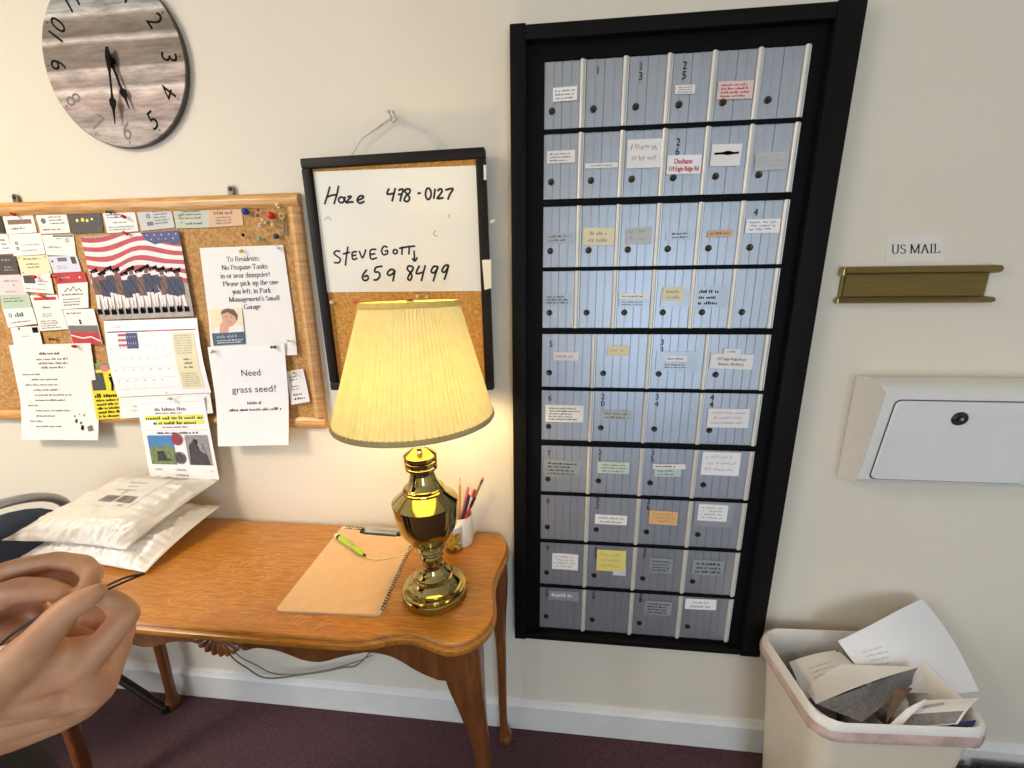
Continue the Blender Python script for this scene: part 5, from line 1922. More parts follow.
def rounded(quad_, r, n=5):
    pts = []
    for i in range(4):
        p = quad_[i]
        a = (quad_[i - 1] - p).normalized()
        b = (quad_[(i + 1) % 4] - p).normalized()
        for k in range(n + 1):
            t = k / n
            s0, s1 = p + a * r, p + b * r
            pts.append(s0 * (1 - t) ** 2 + p * 2 * t * (1 - t) + s1 * t * t)
    return pts


mb = MB('leopard_w', 'ink')
base_q = [p.copy() for p in (c0, c1, c2, c3)]
rq = rounded(base_q, .012)
up = Vector((0, 0, 1))
mb.loft([[p + up * .0004 for p in rq], [p + up * .0032 for p in rq]])
rnd = random.Random(4)


def blotch(mb, c, r, mi, z):
    n = 7
    mb.add([(c.x + r * rnd.uniform(.5, 1.2) * math.cos(2 * PI * i / n), c.y + r * rnd.uniform(.4, .9) * math.sin(2 * PI * i / n), z) for i in range(n)], [tuple(range(n))], mi)


for k in range(26):
    t = (k + .5) / 26
    for row in range(2):
        p = c0.lerp(c1, .05 + t * .9) + Vector((0, -.004 - .008 * row, 0))
        blotch(mb, p, .0044, 1, DT + .0035)
for k in range(34):
    t = (k + .5) / 34
    p = c1.lerp(c2, .04 + t * .92) + Vector((-.003, 0, 0))
    blotch(mb, p, .0040, 1, DT + .0035)
    q = c1.lerp(c2, .04 + t * .92) + Vector((.0002, 0, 0))
    mb.add([q + Vector((.0004, -.003, .0008)), q + Vector((.0004, .003, .0008)), q + Vector((.0004, .002, .003)), q + Vector((.0004, -.0025, .003))], [(0, 1, 2, 3)], 1)
mb.build('spotted_board', clip, smooth=30)
ux = (c1 - c0).normalized()
uy = (c3 - c0).normalized()
fq = [c0 + uy * .016, c1 + uy * .016 - ux * .006, c2 - ux * .005, c3]
mb = MB('masonite')
rq = rounded(fq, .011)
mb.loft([[p + up * .0034 for p in rq], [p + up * .0046 for p in rq]])
mb.build('hardboard_face', clip, smooth=30)
mc = (c0 + c1) / 2 + ux * .012
mb = MB('steel', 'black_plastic')


def slab(o, lx, ly, z0, z1, mi, mb, bev=.001):
    q = [o - ux * lx / 2, o + ux * lx / 2, o + ux * lx / 2 + uy * ly, o - ux * lx / 2 + uy * ly]
    rq = rounded(q, min(.003, ly * .3), 3)
    mb.loft([[p + up * z0 for p in rq], [p + up * z1 for p in rq]], mi)


slab(mc - uy * .002, .128, .010, .0046, .0085, 0, mb)
slab(mc + uy * .016, .118, .013, .0047, .0090, 0, mb)
slab(mc + uy * .012, .105, .006, .0060, .0120, 0, mb)
slab(mc + uy * .014 - ux * .054, .012, .017, .0047, .0105, 1, mb)
slab(mc + uy * .014 + ux * .054, .012, .017, .0047, .0105, 1, mb)
slab(mc + uy * .0305, .096, .003, .0047, .0070, 1, mb)
mb.build('clip', clip, smooth=30)

pa, pb = PZ(335.5, 535, DT + .0125), PZ(363.5, 554.5, DT + .0125)
mb = MB('lime', 'black_plastic', 'paper_cream')
ax = (pb - pa)
PLen = ax.length
axn = ax.normalized()
mb.lathe([(.0, 0), (.005, .001), (.0062, .006), (.0062, .014)], pa, 16, 2, axn)
mb.lathe([(.0064, .014), (.0066, .019), (.0060, .022)], pa, 16, 1, axn)
mb.lathe([(.0058, .022), (.0066, .04), (.0062, PLen * .5), (.0048, PLen * .62), (.0062, PLen * .75), (.0058, PLen * .9), (.0038, PLen * .985), (.003, PLen)], pa, 16, 0, axn)
mb.lathe([(.003, PLen), (.003, PLen + .005), (.0022, PLen + .009), (0, PLen + .010)], pa, 16, 1, axn)
pen = mb.build('pen', None, smooth=40)
tag(pen, 'lime green pen tied to a white string, lying on the clipboard', 'pen')
mb = MB('string')
sp_ = [PZ(363, 554, DT + .012), PZ(367, 557, DT + .009), PZ(375, 559.5, DT + .0068), PZ(387, 558.5, DT + .0066), PZ(400, 556, DT + .0066), PZ(408, 551, DT + .0066), PZ(413, 546.5, DT + .0062)]
mb.tube(spline(sp_, 6), .0014, 6)
for t in (.55, .58):
    mb.lathe([(.0066, -.0012), (.0072, 0), (.0066, .0012)], pa + axn * PLen * t, 14, 0, axn, closed=True)
mb.build('string', pen)

CUX, CUY = -.237, -.058
cz1 = PY(470, 514, CUY).z
cup = thing('pen_cup', (CUX, CUY, DT), 'white ceramic cup of pencils behind the lamp', 'cup')
ch = cz1 - DT
mb = MB('ceramic')
mb.lathe([(0, 0.0005), (.0265, .0005), (.029, .003), (.030, .012), (.030, ch - .002), (.029, ch), (.028, ch - .001), (.0275, .008), (0, .006)], (CUX, CUY, DT), 40)
mb.build('cup_body', cup, smooth=35)


def stick(name, top_px, y_top, foot, mats, label, cat, prof):
    tp = PY(top_px[0], top_px[1], y_top)
    ft_ = Vector(foot)
    ax = tp - ft_
    L = ax.length
    mb = MB(*mats)
    for rads, mi in prof:
        mb.lathe([(r, (h if h >= 0 else L + h)) for r, h in rads], ft_, 8 if len(mats) > 2 else 10, mi, ax.normalized())
    tag(mb.build(name), label, cat, 'pens and pencils in the white cup')


Z0 = DT + .009
stick('pencil', (459.7, 477.5), -.055, (CUX - .008, CUY, Z0), ['pencil', 'masonite', 'ink'], 'yellow pencil standing point up, leftmost in the cup', 'pencil', [([(.0036, 0), (.0036, -.022)], 0), ([(.0036, -.022), (.0012, -.005)], 1), ([(.0012, -.005), (0, 0 - 1e-9)], 2)])
stick('pen', (468.4, 487), -.045, (CUX - .014, CUY + .010, Z0), ['pink'], 'pink pen leaning in the cup', 'pen', [([(.004, 0), (.0042, -.01), (.003, -.001), (0, -1e-9)], 0)])
stick('pen', (469.2, 494.5), -.060, (CUX - .010, CUY - .013, Z0), ['blue_pen'], 'short dark navy pen in the cup', 'pen', [([(.0045, 0), (.0048, -.03), (.0048, -.006), (.003, -.001), (0, -1e-9)], 0)])
stick('pen', (474.7, 489.5), -.040, (CUX - .006, CUY + .014, Z0), ['white_plastic', 'red_pen'], 'white pen with a red cap in the cup', 'pen', [([(.0038, 0), (.0038, -.022)], 0), ([(.0044, -.022), (.0044, -.003), (.003, 0 - 1e-9)], 1)])
stick('pencil', (483.4, 477.5), -.040, (CUX - .016, CUY - .004, Z0), ['brown_pen', 'dark_steel', 'pink'], 'long brown pencil with eraser leaning right, tallest in the cup', 'pencil', [([(.0034, 0), (.0034, -.018)], 0), ([(.0036, -.018), (.0036, -.006)], 1), ([(.0033, -.006), (.003, -.001), (0, -1e-9)], 2)])
stick('pen', (475, 497), -.066, (CUX - .017, CUY - .010, Z0), ['red_pen', 'black_plastic'], 'red pen with a black end lying low across the cup', 'pen', [([(.0036, 0), (.0036, -.03)], 0), ([(.0042, -.03), (.0042, -.002), (0, -1e-9)], 1)])

jc = PZ(453, 552, DT)
JX, JY = jc.x, jc.y + .012
jar = thing('candy_jar', (JX, JY, DT), 'small clear jar of amber pieces with white lid beside the cup', 'jar')
mb = MB(glass_mat('clear_plastic', (.99, .98, .95), 1.15))
jh = .060
mb.lathe([(0, .001), (.0215, .001), (.0225, .004), (.0225, jh - .006), (.020, jh)], (JX, JY, DT), 32)
mb.build('jar_body', jar)
mb = MB('white_plastic')
mb.lathe([(.0215, jh - .002), (.0225, jh), (.0225, jh + .013), (.021, jh + .015), (0, jh + .0155)], (JX, JY, DT), 36)
mb.build('lid', jar)
mb = MB('amber')
rnd = random.Random(9)
for k in range(110):
    a, r = rnd.uniform(0, 2 * PI), .0165 * math.sqrt(rnd.random())
    mb.sphere((JX + r * math.cos(a), JY + r * math.sin(a), DT + .007 + rnd.random() * (jh - .016)), .0048, 0, 1, (1, 1, .8))
o = mb.build('amber_pieces', jar)
o['kind'] = 'stuff'
sa, sb = PZ(457, 550, DT + .003), PZ(475, 530.5, DT + .02)
mb = MB('masonite')
d_ = (sb - sa).normalized()
sd = d_.cross(Vector((0, 0, 1))).normalized()
sw = sd.cross(d_).normalized()
ring = lambda c, w: [c + sd * w + sw * .001, c - sd * w + sw * .001, c - sd * w - sw * .001, c + sd * w - sw * .001]
mb.loft([ring(sa, .003), ring(sa + d_ * .004, .0046), ring(sb - d_ * .004, .0046), ring(sb, .003)])
tag(mb.build('wooden_stick'), 'pale flat wooden stick leaning beside the white cup', 'stick')

# ------------------------------------------------------------------ parcels


def mailer(name, cs, tmax, bot, mname, seed, label, nx=90, ny=64, flap=.02):
    """soft plastic mailer: cs = four corner points (front-left, front-right, back-right, back-left)"""
    root = thing(name, (Vector(cs[0]) + Vector(cs[1]) + Vector(cs[2]) + Vector(cs[3])) / 4, label, 'parcel', 'white plastic parcels stacked on the desk')
    cs = [Vector(c) for c in cs]
    n_ = (cs[1] - cs[0]).cross(cs[3] - cs[0]).normalized()
    if n_.z < 0:
        n_ = -n_

    def P(u, v, side):
        # soft edges pulled in between the corners
        uu = u + (.5 - u) * .05 * math.sin(PI * v) * abs(2 * u - 1) ** 3
        vv = v + (.5 - v) * .06 * math.sin(PI * u) * abs(2 * v - 1) ** 3
        a = cs[0].lerp(cs[1], uu).lerp(cs[3].lerp(cs[2], uu), vv)
        eu = min(1, min(u, 1 - u) / .24)
        ev = min(1, min(v, 1 - v) / .26)
        pu = math.sin(eu * PI / 2) ** .9
        pv = math.sin(ev * PI / 2) ** .9
        h = pu * pv
        q = Vector((u * 9 + seed, v * 7, seed * 1.7))
        edge = 1 - h
        wr = 0
        # creases running in from the edges
        wr += .010 * edge * h * 4 * noise.noise(Vector((u * 16 + seed * 3, v * 5, 1.5)))
        wr += .006 * edge * h * 4 * abs(noise.noise(Vector((u * 34 + v * 6, v * 14 + seed, 3.5))))
        wr += .004 * h * noise.noise(q)
        for dist, along, sd_ in ((v, u, 1.0), (1 - u, v, 2.0), (u, v, 3.0)):
            fade = math.exp(-dist * 7) * min(1, dist * 9)
            wr += fade * (.013 * noise.noise(Vector((along * 22 + sd_ * 9 + seed, dist * 3, seed))) + .006 * noise.noise(Vector((along * 48 + sd_ * 5, dist * 6, seed + 4))))
        if side > 0:
            return a + n_ * (tmax * h + wr + .0012)
        return a - n_ * (bot * h ** .6)
    mb = MB(mname)
    vs, fs = [], []
    for side in (1, -1):
        for j in range(ny + 1):
            for i in range(nx + 1):
                vs.append(P(i / nx, j / ny, side))
    c = (nx + 1) * (ny + 1)
    for j in range(ny):
        for i in range(nx):
            a = j * (nx + 1) + i
            fs.append((a, a + 1, a + nx + 2, a + nx + 1))
            fs.append((c + a, c + a + nx + 1, c + a + nx + 2, c + a + 1))
    rim = [i for i in range(nx + 1)] + [(j + 1) * (nx + 1) + nx for j in range(ny)] + [ny * (nx + 1) + i for i in range(nx - 1, -1, -1)] + [j * (nx + 1) for j in range(ny - 1, 0, -1)]
    for a, b in zip(rim, rim[1:] + rim[:1]):
        fs.append((a, c + a, c + b, b))
    mb.add(vs, fs)
    mb.build('bag', root, smooth=70)
    return root, P


lowq = [PZ(21, 557, DT + .012), PZ(145, 572.5, DT + .008), PY(220.5, 506, -.03), PY(118, 500, -.03)]
lowp, PL = mailer('parcel', lowq, .032, .006, 'mailer_b', 2.0, 'lower of two white plastic parcels on the desk')
upq = [PZ(1.5, 540.5, DT + .062), PZ(125, 550, DT + .054), PY(219, 480, -.025), PY(132, 474, -.025)]
upp, PU = mailer('parcel', upq, .036, .006, 'mailer', 5.0, 'upper white parcel with shipping label, on top of the other parcel')


def strip_on(P, name, parent, base, draws, u0, v0, u1, v1, mats):
    """a label that follows the soft top of the parcel"""
    mb = MB(*mats)

    def put(a0, b0, a1, b1, mi, lift, n=8):
        vs = []
        for j in range(n + 1):
            for i in range(n + 1):
                u, v = a0 + (a1 - a0) * i / n, b0 + (b1 - b0) * j / n
                uu, vv = u0 + (u1 - u0) * u, v0 + (v1 - v0) * v
                vs.append(P(uu, vv, 1) + Vector((0, 0, lift)))
        mb.add(vs, [(j * (n + 1) + i, j * (n + 1) + i + 1, (j + 1) * (n + 1) + i + 1, (j + 1) * (n + 1) + i) for j in range(n) for i in range(n)], mi)
    put(0, 0, 1, 1, 0, .0012, 16)
    for d in draws:
        put(*d)
    return mb.build(name, parent, smooth=60, recalc=False)


draws = []
rnd = random.Random(8)
x = .12
while x < .88:
    w = rnd.choice((.008, .012, .02))
    if not .47 < x < .52:
        draws.append((x, .10, min(x + w, .9), .26, 1, .0020, 2))
    x += w + rnd.choice((.008, .012))
draws += [(.36, .3, .44, .4, 2, .0020, 2), (.05, .40, .60, .43, 2, .0020, 3), (.2, .5, .5, .53, 2, .002, 3), (.1, .6, .55, .63, 2, .002, 3), (.7, .02, .82, .06, 2, .002, 2), (.55, .86, .66, .97, 1, .002, 2), (.78, .84, .95, .97, 2, .002, 2), (.0, .80, 1, .81, 2, .002, 6)]
strip_on(PU, 'shipping_label', upp, None, draws, .34, .40, .72, .96, ['mailer', 'ink_soft', 'ink_pale'])

# ------------------------------------------------------------------ folding chair beside the desk
CHX, CHZ = -1.37, .87
pk = PX(52, 483, -1.385)
ch_ = thing('folding_chair', (-1.6, -.29, 0), 'navy padded folding chair with grey tube back, left of the desk behind the parcels', 'chair')
yf, yn = -.050, -.480
zt = pk.z


def bx(z):
    return -1.385 - (zt - z) * .50


ym_, yh_ = (yf + yn) / 2, (yf - yn) / 2
arch = [(yf, .30), (yf, .50)] + [(ym_ + yh_ * math.cos(math.radians(t)), zt - .15 + .15 * math.sin(math.radians(t))) for t in range(0, 181, 15)] + [(yn, .50), (yn, .30)]
mb = MB('chair_tube')
pts = spline([(bx(z), y, z) for y, z in arch], 6)
mb.tube([Vector((bx(0.008), yf, .008))] + pts + [Vector((bx(.008), yn, .008))], .0125, 12)
mb.build('frame_tube', ch_, smooth=50)
# padded back, curved panel between the tubes
mb = MB('navy')
nx_, nz_ = 12, 10
rows = []
vs, fs = [], []
for side in (0, 1):
    for j in range(nz_ + 1):
        for i in range(nx_ + 1):
            u, v = i / nx_, j / nz_
            y = yf - .010 + (yn - yf + .020) * u
            ztop = zt - .032 - .15 * (1 - math.sqrt(max(0, 1 - (2 * u - 1) ** 2 * .97)))
            z = zt - .36 + (ztop - zt + .36) * v
            ed = min(1, min(u, 1 - u) / .1) ** .5 * min(1, min(v, 1 - v) / .1) ** .5
            x = bx(z) + (.018 * ed + .002 if side == 0 else -.022 * ed - .002)
            vs.append((x, y, z))
c = (nx_ + 1) * (nz_ + 1)
for j in range(nz_):
    for i in range(nx_):
        a = j * (nx_ + 1) + i
        fs.append((a, a + 1, a + nx_ + 2, a + nx_ + 1))
        fs.append((c + a, c + a + nx_ + 1, c + a + nx_ + 2, c + a + 1))
rim = [i for i in range(nx_ + 1)] + [(j + 1) * (nx_ + 1) + nx_ for j in range(nz_)] + [nz_ * (nx_ + 1) + i for i in range(nx_ - 1, -1, -1)] + [j * (nx_ + 1) for j in range(nz_ - 1, 0, -1)]
for a, b in zip(rim, rim[1:] + rim[:1]):
    fs.append((a, c + a, c + b, b))
mb.add(vs, fs)
mb.build('backrest', ch_, smooth=50)
mb = MB('navy')
mb.box((-1.95, yn + .02, .43), (-1.565, yf - .02, .475), bevel=.018, seg=4)
mb.build('seat', ch_, smooth=50)
for y in (yf - .018, yn + .018):
    mb = MB('chair_leg')
    mb.tube([(-1.275, y, .012), (-1.50, y, .180), (-1.93, y, .43)], .0115, 12)
    mb.lathe([(.0145, 0), (.0145, .022), (.012, .024)], (-1.271, y, .001), 14, 0)
    mb.build('leg', ch_, smooth=50)
mb = MB('chair_leg')
mb.tube([(-1.50, yf - .018, .180), (-1.50, yn + .018, .180)], .009, 10)
mb.build('stretcher', ch_)

# ------------------------------------------------------------------ waste bin and its papers
BZ = .468


def rrect(cx, cy, hx, hy, r, z, rot, n=6):
    pts = []
    for sx, sy, a0 in ((1, 1, 0), (-1, 1, 90), (-1, -1, 180), (1, -1, 270)):
        for k in range(n + 1):
            a = math.radians(a0 + 90 * k / n)
            x, y = sx * (hx - r) + r * math.cos(a), sy * (hy - r) + r * math.sin(a)
            pts.append(Vector((cx + x * math.cos(rot) - y * math.sin(rot), cy + x * math.sin(rot) + y * math.cos(rot), z)))
    return pts


bnx, bny, hx_, hy_, brot = .744, -.154, .172, .119, .055
wbn = thing('waste_bin', (bnx, bny, 0), 'cream plastic waste bin overflowing with paper under the drop box', 'waste bin')
mb = MB('bin')
rings = []
for z, k in ((.0, .76), (.006, .775), (.15, .84), (.30, .91), (BZ - .02, .985)):
    rings.append(rrect(bnx, bny, hx_ * k, hy_ * k, .045 * k, z + .001, brot))
for z, k in ((BZ - .016, 1.015), (BZ - .004, 1.02), (BZ, 1.0), (BZ - .006, .975)):
    rings.append(rrect(bnx, bny, hx_ * k, hy_ * k, .045, z, brot))
for z, k in ((.30, .89), (.012, .75)):
    rings.append(rrect(bnx, bny, hx_ * k, hy_ * k, .043 * k, z, brot))
mb.loft(rings)
mb.build('bin_body', wbn, smooth=40)
# thin liner folded over the rim, with a pink drawstring hem
MT['liner'] = mat('white_bin_liner', (228, 222, 214), 0.35, var=0.03, scale=20, bump=0.3, bscale=40)
rnd = random.Random(12)


def crinkle(ring, amp, seed):
    c = Vector((bnx, bny, 0))
    return [p + (Vector((p.x, p.y, 0)) - c).normalized() * amp * noise.noise(Vector((i * .9, seed, 0))) + Vector((0, 0, amp * 1.2 * noise.noise(Vector((i * .6, seed + 7, 0))))) for i, p in enumerate(ring)]


def rr(k, z, seed, amp=.005):
    return crinkle(rrect(bnx, bny, hx_ * k, hy_ * k, .046, z, brot, 10), amp, seed)


mb = MB('liner')
mb.loft([rr(.87, BZ - .16, 1), rr(.925, BZ - .09, 2), rr(.955, BZ - .025, 3), rr(.975, BZ + .004, 4, .0015), rr(1.0, BZ + .0085, 5, .003), rr(1.035, BZ + .004, 6, .0035), rr(1.05, BZ - .012, 7, .003)], cap=(False, False))
mb.build('liner', wbn, smooth=60, recalc=False)
mb = MB('pink_band')
mb.loft([rr(1.052, BZ - .011, 7, .003), rr(1.058, BZ - .024, 8, .004), rr(1.052, BZ - .038, 9, .006), rr(1.046, BZ - .039, 9, .006)], cap=(False, False))
mb.build('drawstring_hem', wbn, smooth=60, recalc=False)


def paper(name, quad_, mats, bend, label, draw=None, cat='paper', nx=12, ny=12, warp=None):
    s = Sheet(quad_, mats, bend=bend, nx=nx, ny=ny, warp=warp)
    if draw:
        draw(s)
    return tag(s.build(name), label, cat, 'papers in the waste bin')


paper('paper_sheet', [PY(838, 641, -.10), PY(922, 599, -.030), PY(979, 691, -.100), PY(878, 690, -.150)], ['paper', 'ink_pale'],
      lambda u, v: .020 * math.sin(PI * u) - .008 * math.sin(PI * v), 'large blank white sheet curling out of the bin against the wall',
      lambda s: s.lines(.12, .3, .34, .62, 4, 1, 3, fill=.25), warp=lambda u, v: (u + .10 * u * math.sin(PI * v), v - .06 * (1 - v) * math.sin(PI * u)))
paper('envelope', [PZ(789, 662, BZ - .055), PZ(838, 650, BZ - .03), PZ(866, 676, BZ - .02), PZ(806, 700, BZ - .06)], ['paper', 'ink_pale', 'ink_soft'],
      lambda u, v: .006 * math.sin(PI * u), 'white envelope with printed address lines at the left of the bin', lambda s: (s.lines(.25, .3, .8, .7, 3, 1, 4, fill=.3), s.disc(.97, .04, .004, 2)))
paper('letter', [PZ(806, 690, BZ - .05), PZ(842, 664, BZ - .01), PZ(918, 667, BZ + .015), PZ(816, 704, BZ - .01)], ['paper', 'ink_pale'],
      lambda u, v: .004 * math.sin(PI * u), 'folded white letter lying across the front of the bin')
paper('envelope', [PZ(816.5, 704, BZ - .010), PZ(918.5, 667, BZ + .015), PZ(912, 684, BZ - .03), PZ(862, 722, BZ - .04)], ['grey_inner_and_shadow', 'ink_soft'],
      lambda u, v: -.004 * math.sin(PI * v), 'grey inside of an open envelope facing the front rim of the bin')
paper('cardboard_scrap', [PZ(890, 698, BZ + .012), PZ(897, 686, BZ + .022), PZ(913, 688, BZ + .022), PZ(886, 724, BZ - .004)], ['brown_card', 'ink_soft'],
      lambda u, v: .004 * math.sin(PI * u), 'brown cardboard scrap between the envelopes in the bin')
paper('letter', [PZ(888, 726, BZ - .004), PZ(907, 708, BZ + .016), PZ(927, 698.5, BZ + .028), PZ(900, 727, BZ - .002)], ['paper', 'ink_pale'],
      lambda u, v: .002 * math.sin(PI * v), 'narrow white letter edge beside the brown scrap')
paper('window_envelope', [PZ(897, 729, BZ - .02), PZ(926, 700, BZ + .002), PZ(979, 698, BZ + .022), PZ(958, 724, BZ + .006)], ['paper', 'grey_inner_and_shadow', 'ink_pale', 'clear_tape'],
      lambda u, v: .006 * math.sin(PI * u), 'white window envelope at the right of the bin', lambda s: (s.rect(.03, .05, .42, .95, 1, 10, 10), s.poly([(.58, .12), (.74, .1), (.85, .42), (.72, .48)], 3)))  # grey rectangle is a shadow painted over the envelope's left part
paper('snack_wrapper', [PZ(934, 729, BZ - .006), PZ(958, 722, BZ + .006), PZ(976, 720, BZ + .008), PZ(968, 730, BZ - .004)], ['royal', 'ink_pale'],
      lambda u, v: .003 * math.sin(PI * u), 'royal blue wrapper at the right end of the bin')
# rest of the rubbish that fills the bin below
mb = MB('grey_inner_and_shadow', 'paper')
rnd = random.Random(5)
for k in range(9):
    c = Vector((bnx + rnd.uniform(-.10, .10), bny + rnd.uniform(-.06, .06), BZ - .11 + rnd.uniform(-.02, .02)))
    b = bmesh.new()
    bmesh.ops.create_icosphere(b, subdivisions=3, radius=.045)
    for v in b.verts:
        nn_ = 1 + .35 * noise.noise(v.co * 40 + Vector((k * 3, 0, 0)))
        v.co = Vector((c.x + v.co.x * nn_, c.y + v.co.y * nn_, c.z + v.co.z * nn_ * .7))
    mb.bm(b, k % 2)
o = mb.build('crumpled_paper')
tag(o, 'crumpled paper filling the bin beneath the envelopes', 'paper', None, 'stuff')

# two low navy boxes on the floor at the right
for (xa, xb), lb in (((950, 972), 'low navy box on the floor, left of two at the right edge'), ((978, 1060), 'low navy box on the floor, right of two at the right edge')):
    a = PY(xa, 763, -.03)
    b = PY(xb, 763, -.03)
    t = thing('storage_box', ((a.x + b.x) / 2, -.13, 0), lb, 'box', 'navy boxes on the floor')
    mb = MB('navy_box')
    mb.box((a.x, -.245, .001), (b.x, -.032, a.z - .012), bevel=.003)
    mb.build('box_base', t)
    mb = MB('navy_box')
    mb.box((a.x - .002, -.247, a.z - .014), (b.x + .002, -.030, a.z), bevel=.003)
    mb.build('lid', t)

# ------------------------------------------------------------------ person whose hands reach in at the left
def flesh(mb, chain, seg=16):
    """tapering limb through (point, radius) stations, closed with round joints"""
    P = [Vector(c[0]) for c in chain]
    Rr = [c[1] for c in chain]
    for i in range(len(P) - 1):
        a, b = P[i], P[i + 1]
        n = max(2, int((b - a).length / max(min(Rr[i], Rr[i + 1]) * .8, .003)))
        for k in range(n + (1 if i == len(P) - 2 else 0)):
            t = k / n
            mb.sphere(a.lerp(b, t), Rr[i] + (Rr[i + 1] - Rr[i]) * t, 0, 2)
        d = b - a
        L = d.length
        if L > 1e-5:
            mb.lathe([(Rr[i] * .999, 0), (Rr[i + 1] * .999, L)], a, 20, 0, d / L)


def fuse(mb, name, voxel, smooth, parent):
    o = mb.build(name, parent, smooth=0, recalc=False)
    r = o.modifiers.new('r', 'REMESH')
    r.mode = 'VOXEL'
    r.voxel_size = voxel
    sm = o.modifiers.new('s', 'SMOOTH')
    sm.factor = .5
    sm.iterations = smooth
    bpy.context.view_layer.update()
    me = bpy.data.meshes.new_from_object(o.evaluated_get(bpy.context.evaluated_depsgraph_get()))
    o.modifiers.clear()
    old = o.data
    o.data = me
    me.name = name
    bpy.data.meshes.remove(old)
    if not me.materials:
        for m in mb.mats:
            me.materials.append(m)
    me.polygons.foreach_set('use_smooth', [True] * len(me.polygons))
    return o


person = thing('person', (-.95, -.72, 0), 'person mostly outside the left edge, two bare hands pinching a thin dark strap', 'person')
B = MB('skin')
# trunk, neck, head
flesh(B, [((-.95, -.72, .93), .125), ((-.94, -.72, 1.08), .112), ((-.935, -.725, 1.26), .128), ((-.93, -.73, 1.36), .105)])
flesh(B, [((-1.005, -.60, 1.385), .062), ((-.935, -.73, 1.40), .08), ((-.855, -.885, 1.385), .062)])
flesh(B, [((-.93, -.73, 1.40), .058), ((-.915, -.723, 1.50), .052)])
HC = Vector((-.90, -.715, 1.60))
fwd, rgt = Vector((.9, .43, -.12)).normalized(), Vector((.43, -.9, 0)).normalized()
flesh(B, [(HC - fwd * .025 + Vector((0, 0, .03)), .088), (HC + fwd * .018 + Vector((0, 0, .0)), .074), (HC + fwd * .045 + Vector((0, 0, -.075)), .045)])
flesh(B, [(HC + fwd * .088 + Vector((0, 0, .02)), .010), (HC + fwd * .112 + Vector((0, 0, -.022)), .013)])
for s_ in (-1, 1):
    flesh(B, [(HC + rgt * s_ * .083 + Vector((0, 0, .02)), .016), (HC + rgt * s_ * .083 - fwd * .004 + Vector((0, 0, -.025)), .012)])
    flesh(B, [(HC + fwd * .066 + rgt * s_ * .033 + Vector((0, 0, .0)), .018), (HC + fwd * .055 + rgt * s_ * .045 + Vector((0, 0, -.03)), .02)])
flesh(B, [(HC + fwd * .088 + rgt * .022 + Vector((0, 0, -.052)), .008), (HC + fwd * .094 + Vector((0, 0, -.051)), .009), (HC + fwd * .088 - rgt * .022 + Vector((0, 0, -.052)), .008)])
# legs and feet
for hip, knee, ank, toe in (((-1.00, -.66, .90), (-.88, -.62, .52), (-.96, -.60, .09), (-.83, -.54, .03)), ((-.92, -.80, .90), (-.86, -.86, .50), (-.94, -.88, .09), (-.80, -.84, .03))):
    flesh(B, [(hip, .085), (Vector(hip).lerp(Vector(knee), .5), .072), (knee, .055), (Vector(knee).lerp(Vector(ank), .35), .052), (ank, .036), (toe, .032)])

# near (right) hand
WR = PD(-45, 722, .355)
flesh(B, [((-.855, -.885, 1.385), .052), ((-.80, -.90, 1.22), .045), ((-.745, -.90, 1.07), .042), (Vector((-.745, -.90, 1.07)).lerp(WR, .35), .041), (WR, .0295)])
MCP = {'index': (PD(80, 668, .352), .0135), 'middle': (PD(98, 690, .372), .0135), 'ring': (PD(84, 706, .392), .0125), 'little': (PD(58, 722, .408), .011)}
base = {'index': PD(-20, 690, .338), 'middle': PD(-25, 706, .348), 'ring': PD(-28, 724, .360), 'little': PD(-30, 740, .374)}
for k_, (p_, r_) in MCP.items():
    flesh(B, [(base[k_], .021), (base[k_].lerp(p_, .6), .0165), (p_, r_)])
flesh(B, [(base['index'], .02), (base['index'].lerp(MCP['middle'][0], .55), .019), (MCP['ring'][0], .012)])
flesh(B, [MCP['index'], MCP['middle'], MCP['ring'], MCP['little']])
TH = [(PD(-25, 704, .335), .022), (PD(12, 668, .325), .0175), (PD(40, 640, .326), .0135), (PD(64, 612, .334), .0112), (PD(80, 602, .339), .0108), (PD(97, 592, .345), .0078)]
flesh(B, TH)
flesh(B, [(PD(22, 668, .335), .017), (PD(48, 660, .345), .015), (PD(74, 664, .352), .0135)])
flesh(B, [(PD(34, 650, .332), .0145), (PD(58, 655, .348), .012), (PD(88, 650, .356), .0125)])
flesh(B, [MCP['index'], (PD(106, 640, .358), .0118), (PD(126, 616, .364), .0108), (PD(120, 606, .366), .0096), (PD(108, 598, .362), .0085), (PD(99, 595, .358), .0075)])
flesh(B, [MCP['middle'], (PD(114, 650, .382), .0122), (PD(122, 628, .388), .0112), (PD(106, 620, .384), .0105), (PD(90, 614, .374), .0095)])
flesh(B, [MCP['ring'], (PD(102, 664, .404), .0118), (PD(104, 642, .408), .011), (PD(86, 632, .400), .0105), (PD(70, 630, .388), .0095)])
flesh(B, [MCP['little'], (PD(82, 684, .420), .0105), (PD(86, 660, .424), .0098), (PD(68, 648, .414), .0092), (PD(54, 646, .402), .0085)])
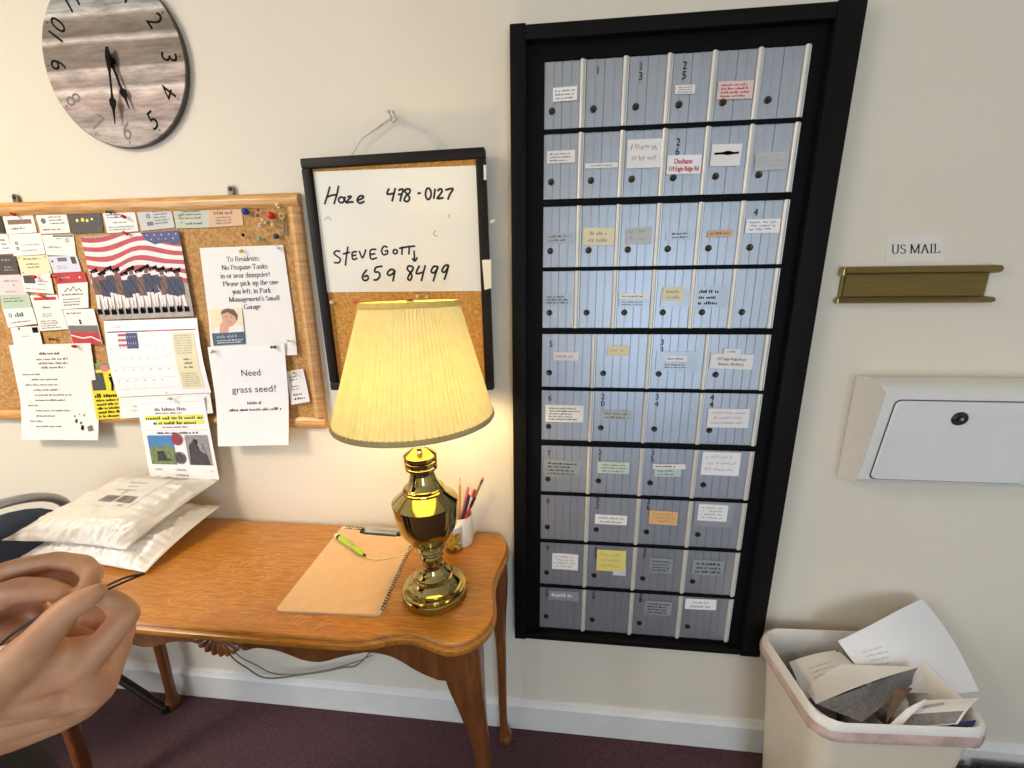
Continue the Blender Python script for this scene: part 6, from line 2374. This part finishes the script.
# far (left) hand
WL = PD(-110, 612, .435)
flesh(B, [((-1.005, -.60, 1.385), .052), ((-.97, -.595, 1.24), .045), ((-.93, -.60, 1.10), .042), (Vector((-.93, -.60, 1.10)).lerp(WL, .35), .041), (WL, .0295)])
flesh(B, [(WL, .029), (PD(-50, 606, .425), .026), (PD(-20, 592, .42), .017)])
flesh(B, [(WL, .027), (PD(-55, 636, .43), .026), (PD(-15, 632, .432), .019), (PD(24, 628, .43), .012)])
flesh(B, [(PD(-30, 588, .418), .0165), (PD(20, 567, .412), .0098), (PD(56, 560, .405), .0088), (PD(83, 564, .396), .0088), (PD(93, 574, .386), .0085), (PD(88, 588, .376), .0078), (PD(80, 597, .368), .0066)])
flesh(B, [(PD(-60, 622, .405), .020), (PD(-15, 603, .392), .0148), (PD(18, 590, .384), .0122), (PD(44, 590, .378), .0105), (PD(64, 593, .372), .0072)])
flesh(B, [(PD(-25, 598, .43), .0145), (PD(28, 580, .428), .0105), (PD(66, 573, .420), .0095), (PD(82, 582, .405), .0082), (PD(78, 594, .395), .007)])
flesh(B, [(PD(-22, 610, .44), .0135), (PD(22, 598, .442), .010), (PD(52, 590, .436), .009), (PD(62, 598, .424), .008)])
flesh(B, [(PD(-18, 626, .438), .0115), (PD(16, 618, .440), .0085), (PD(38, 610, .436), .008), (PD(46, 618, .426), .007)])
body_o = fuse(B, 'body', .0026, 6, person)
# clothing
J = MB('jacket')
flesh(J, [((-.95, -.72, .88), .142), ((-.94, -.72, 1.08), .130), ((-.935, -.725, 1.26), .144), ((-.93, -.73, 1.37), .118)])
flesh(J, [((-1.01, -.59, 1.38), .072), ((-.935, -.73, 1.395), .09), ((-.85, -.89, 1.38), .072)])
flesh(J, [((-.855, -.888, 1.38), .070), ((-.80, -.90, 1.22), .060), ((-.748, -.90, 1.09), .055)])
flesh(J, [((-1.008, -.597, 1.38), .070), ((-.972, -.593, 1.24), .060), ((-.935, -.60, 1.12), .055)])
fuse(J, 'jacket', .008, 4, person)
Tm = MB('trouser')
flesh(Tm, [((-.95, -.72, .93), .138), ((-.95, -.72, .86), .135)])
for hip, knee, ank in (((-1.00, -.66, .90), (-.875, -.62, .54), (-.955, -.60, .07)), ((-.92, -.80, .90), (-.86, -.86, .50), (-.94, -.88, .07))):
    flesh(Tm, [(hip, .098), (Vector(hip).lerp(Vector(knee), .5), .09), (knee, .074), (ank, .062)])
fuse(Tm, 'trousers', .008, 4, person)
for ank, toe in (((-.97, -.605, .05), (-.82, -.535, .04)), ((-.95, -.885, .05), (-.79, -.835, .04))):
    S_ = MB('black_plastic')
    flesh(S_, [(ank, .047), (Vector(ank).lerp(Vector(toe), .6) + Vector((0, 0, -.004)), .042), (toe, .037)])
    fuse(S_, 'shoe', .006, 4, person)
Hm = MB('hair')
flesh(Hm, [(HC - fwd * .034 + Vector((0, 0, .040)), .092), (HC - fwd * .05 + Vector((0, 0, -.02)), .076)])
flesh(Hm, [(HC + fwd * .02 + Vector((0, 0, .075)), .058), (HC - fwd * .03 + Vector((0, 0, .06)), .085)])
fuse(Hm, 'hair', .006, 5, person)
for s_ in (-1, 1):
    c = HC + fwd * .0715 + rgt * s_ * .031 + Vector((0, 0, .014))
    E2 = MB('white_plastic', 'ink')
    E2.sphere(c, .012, 0, 3)
    E2.sphere(c + fwd * .0080, .0050, 1, 2)
    E2.build('eye', person, smooth=60)

# thin dark strap pinched between the fingers: two narrow bands side by side
mb = MB('strap')
s0 = [PD(-8, 652, .372), PD(14, 632, .370), PD(40, 616, .366), PD(70, 602, .360), PD(100, 589, .356), PD(124, 578, .362), PD(145, 573.5, .372)]
for dz in (0.0, -.0042):
    pts = spline([p + Vector((0, 0, dz * (i / 5 if i < 5 else (6 - i) * .9))) for i, p in enumerate(s0)], 5)
    mb.tube(pts, .0016, 8, squash=.6)
tag(mb.build('thin_strap'), 'thin dark folded strap pinched between the two hands', 'strap')
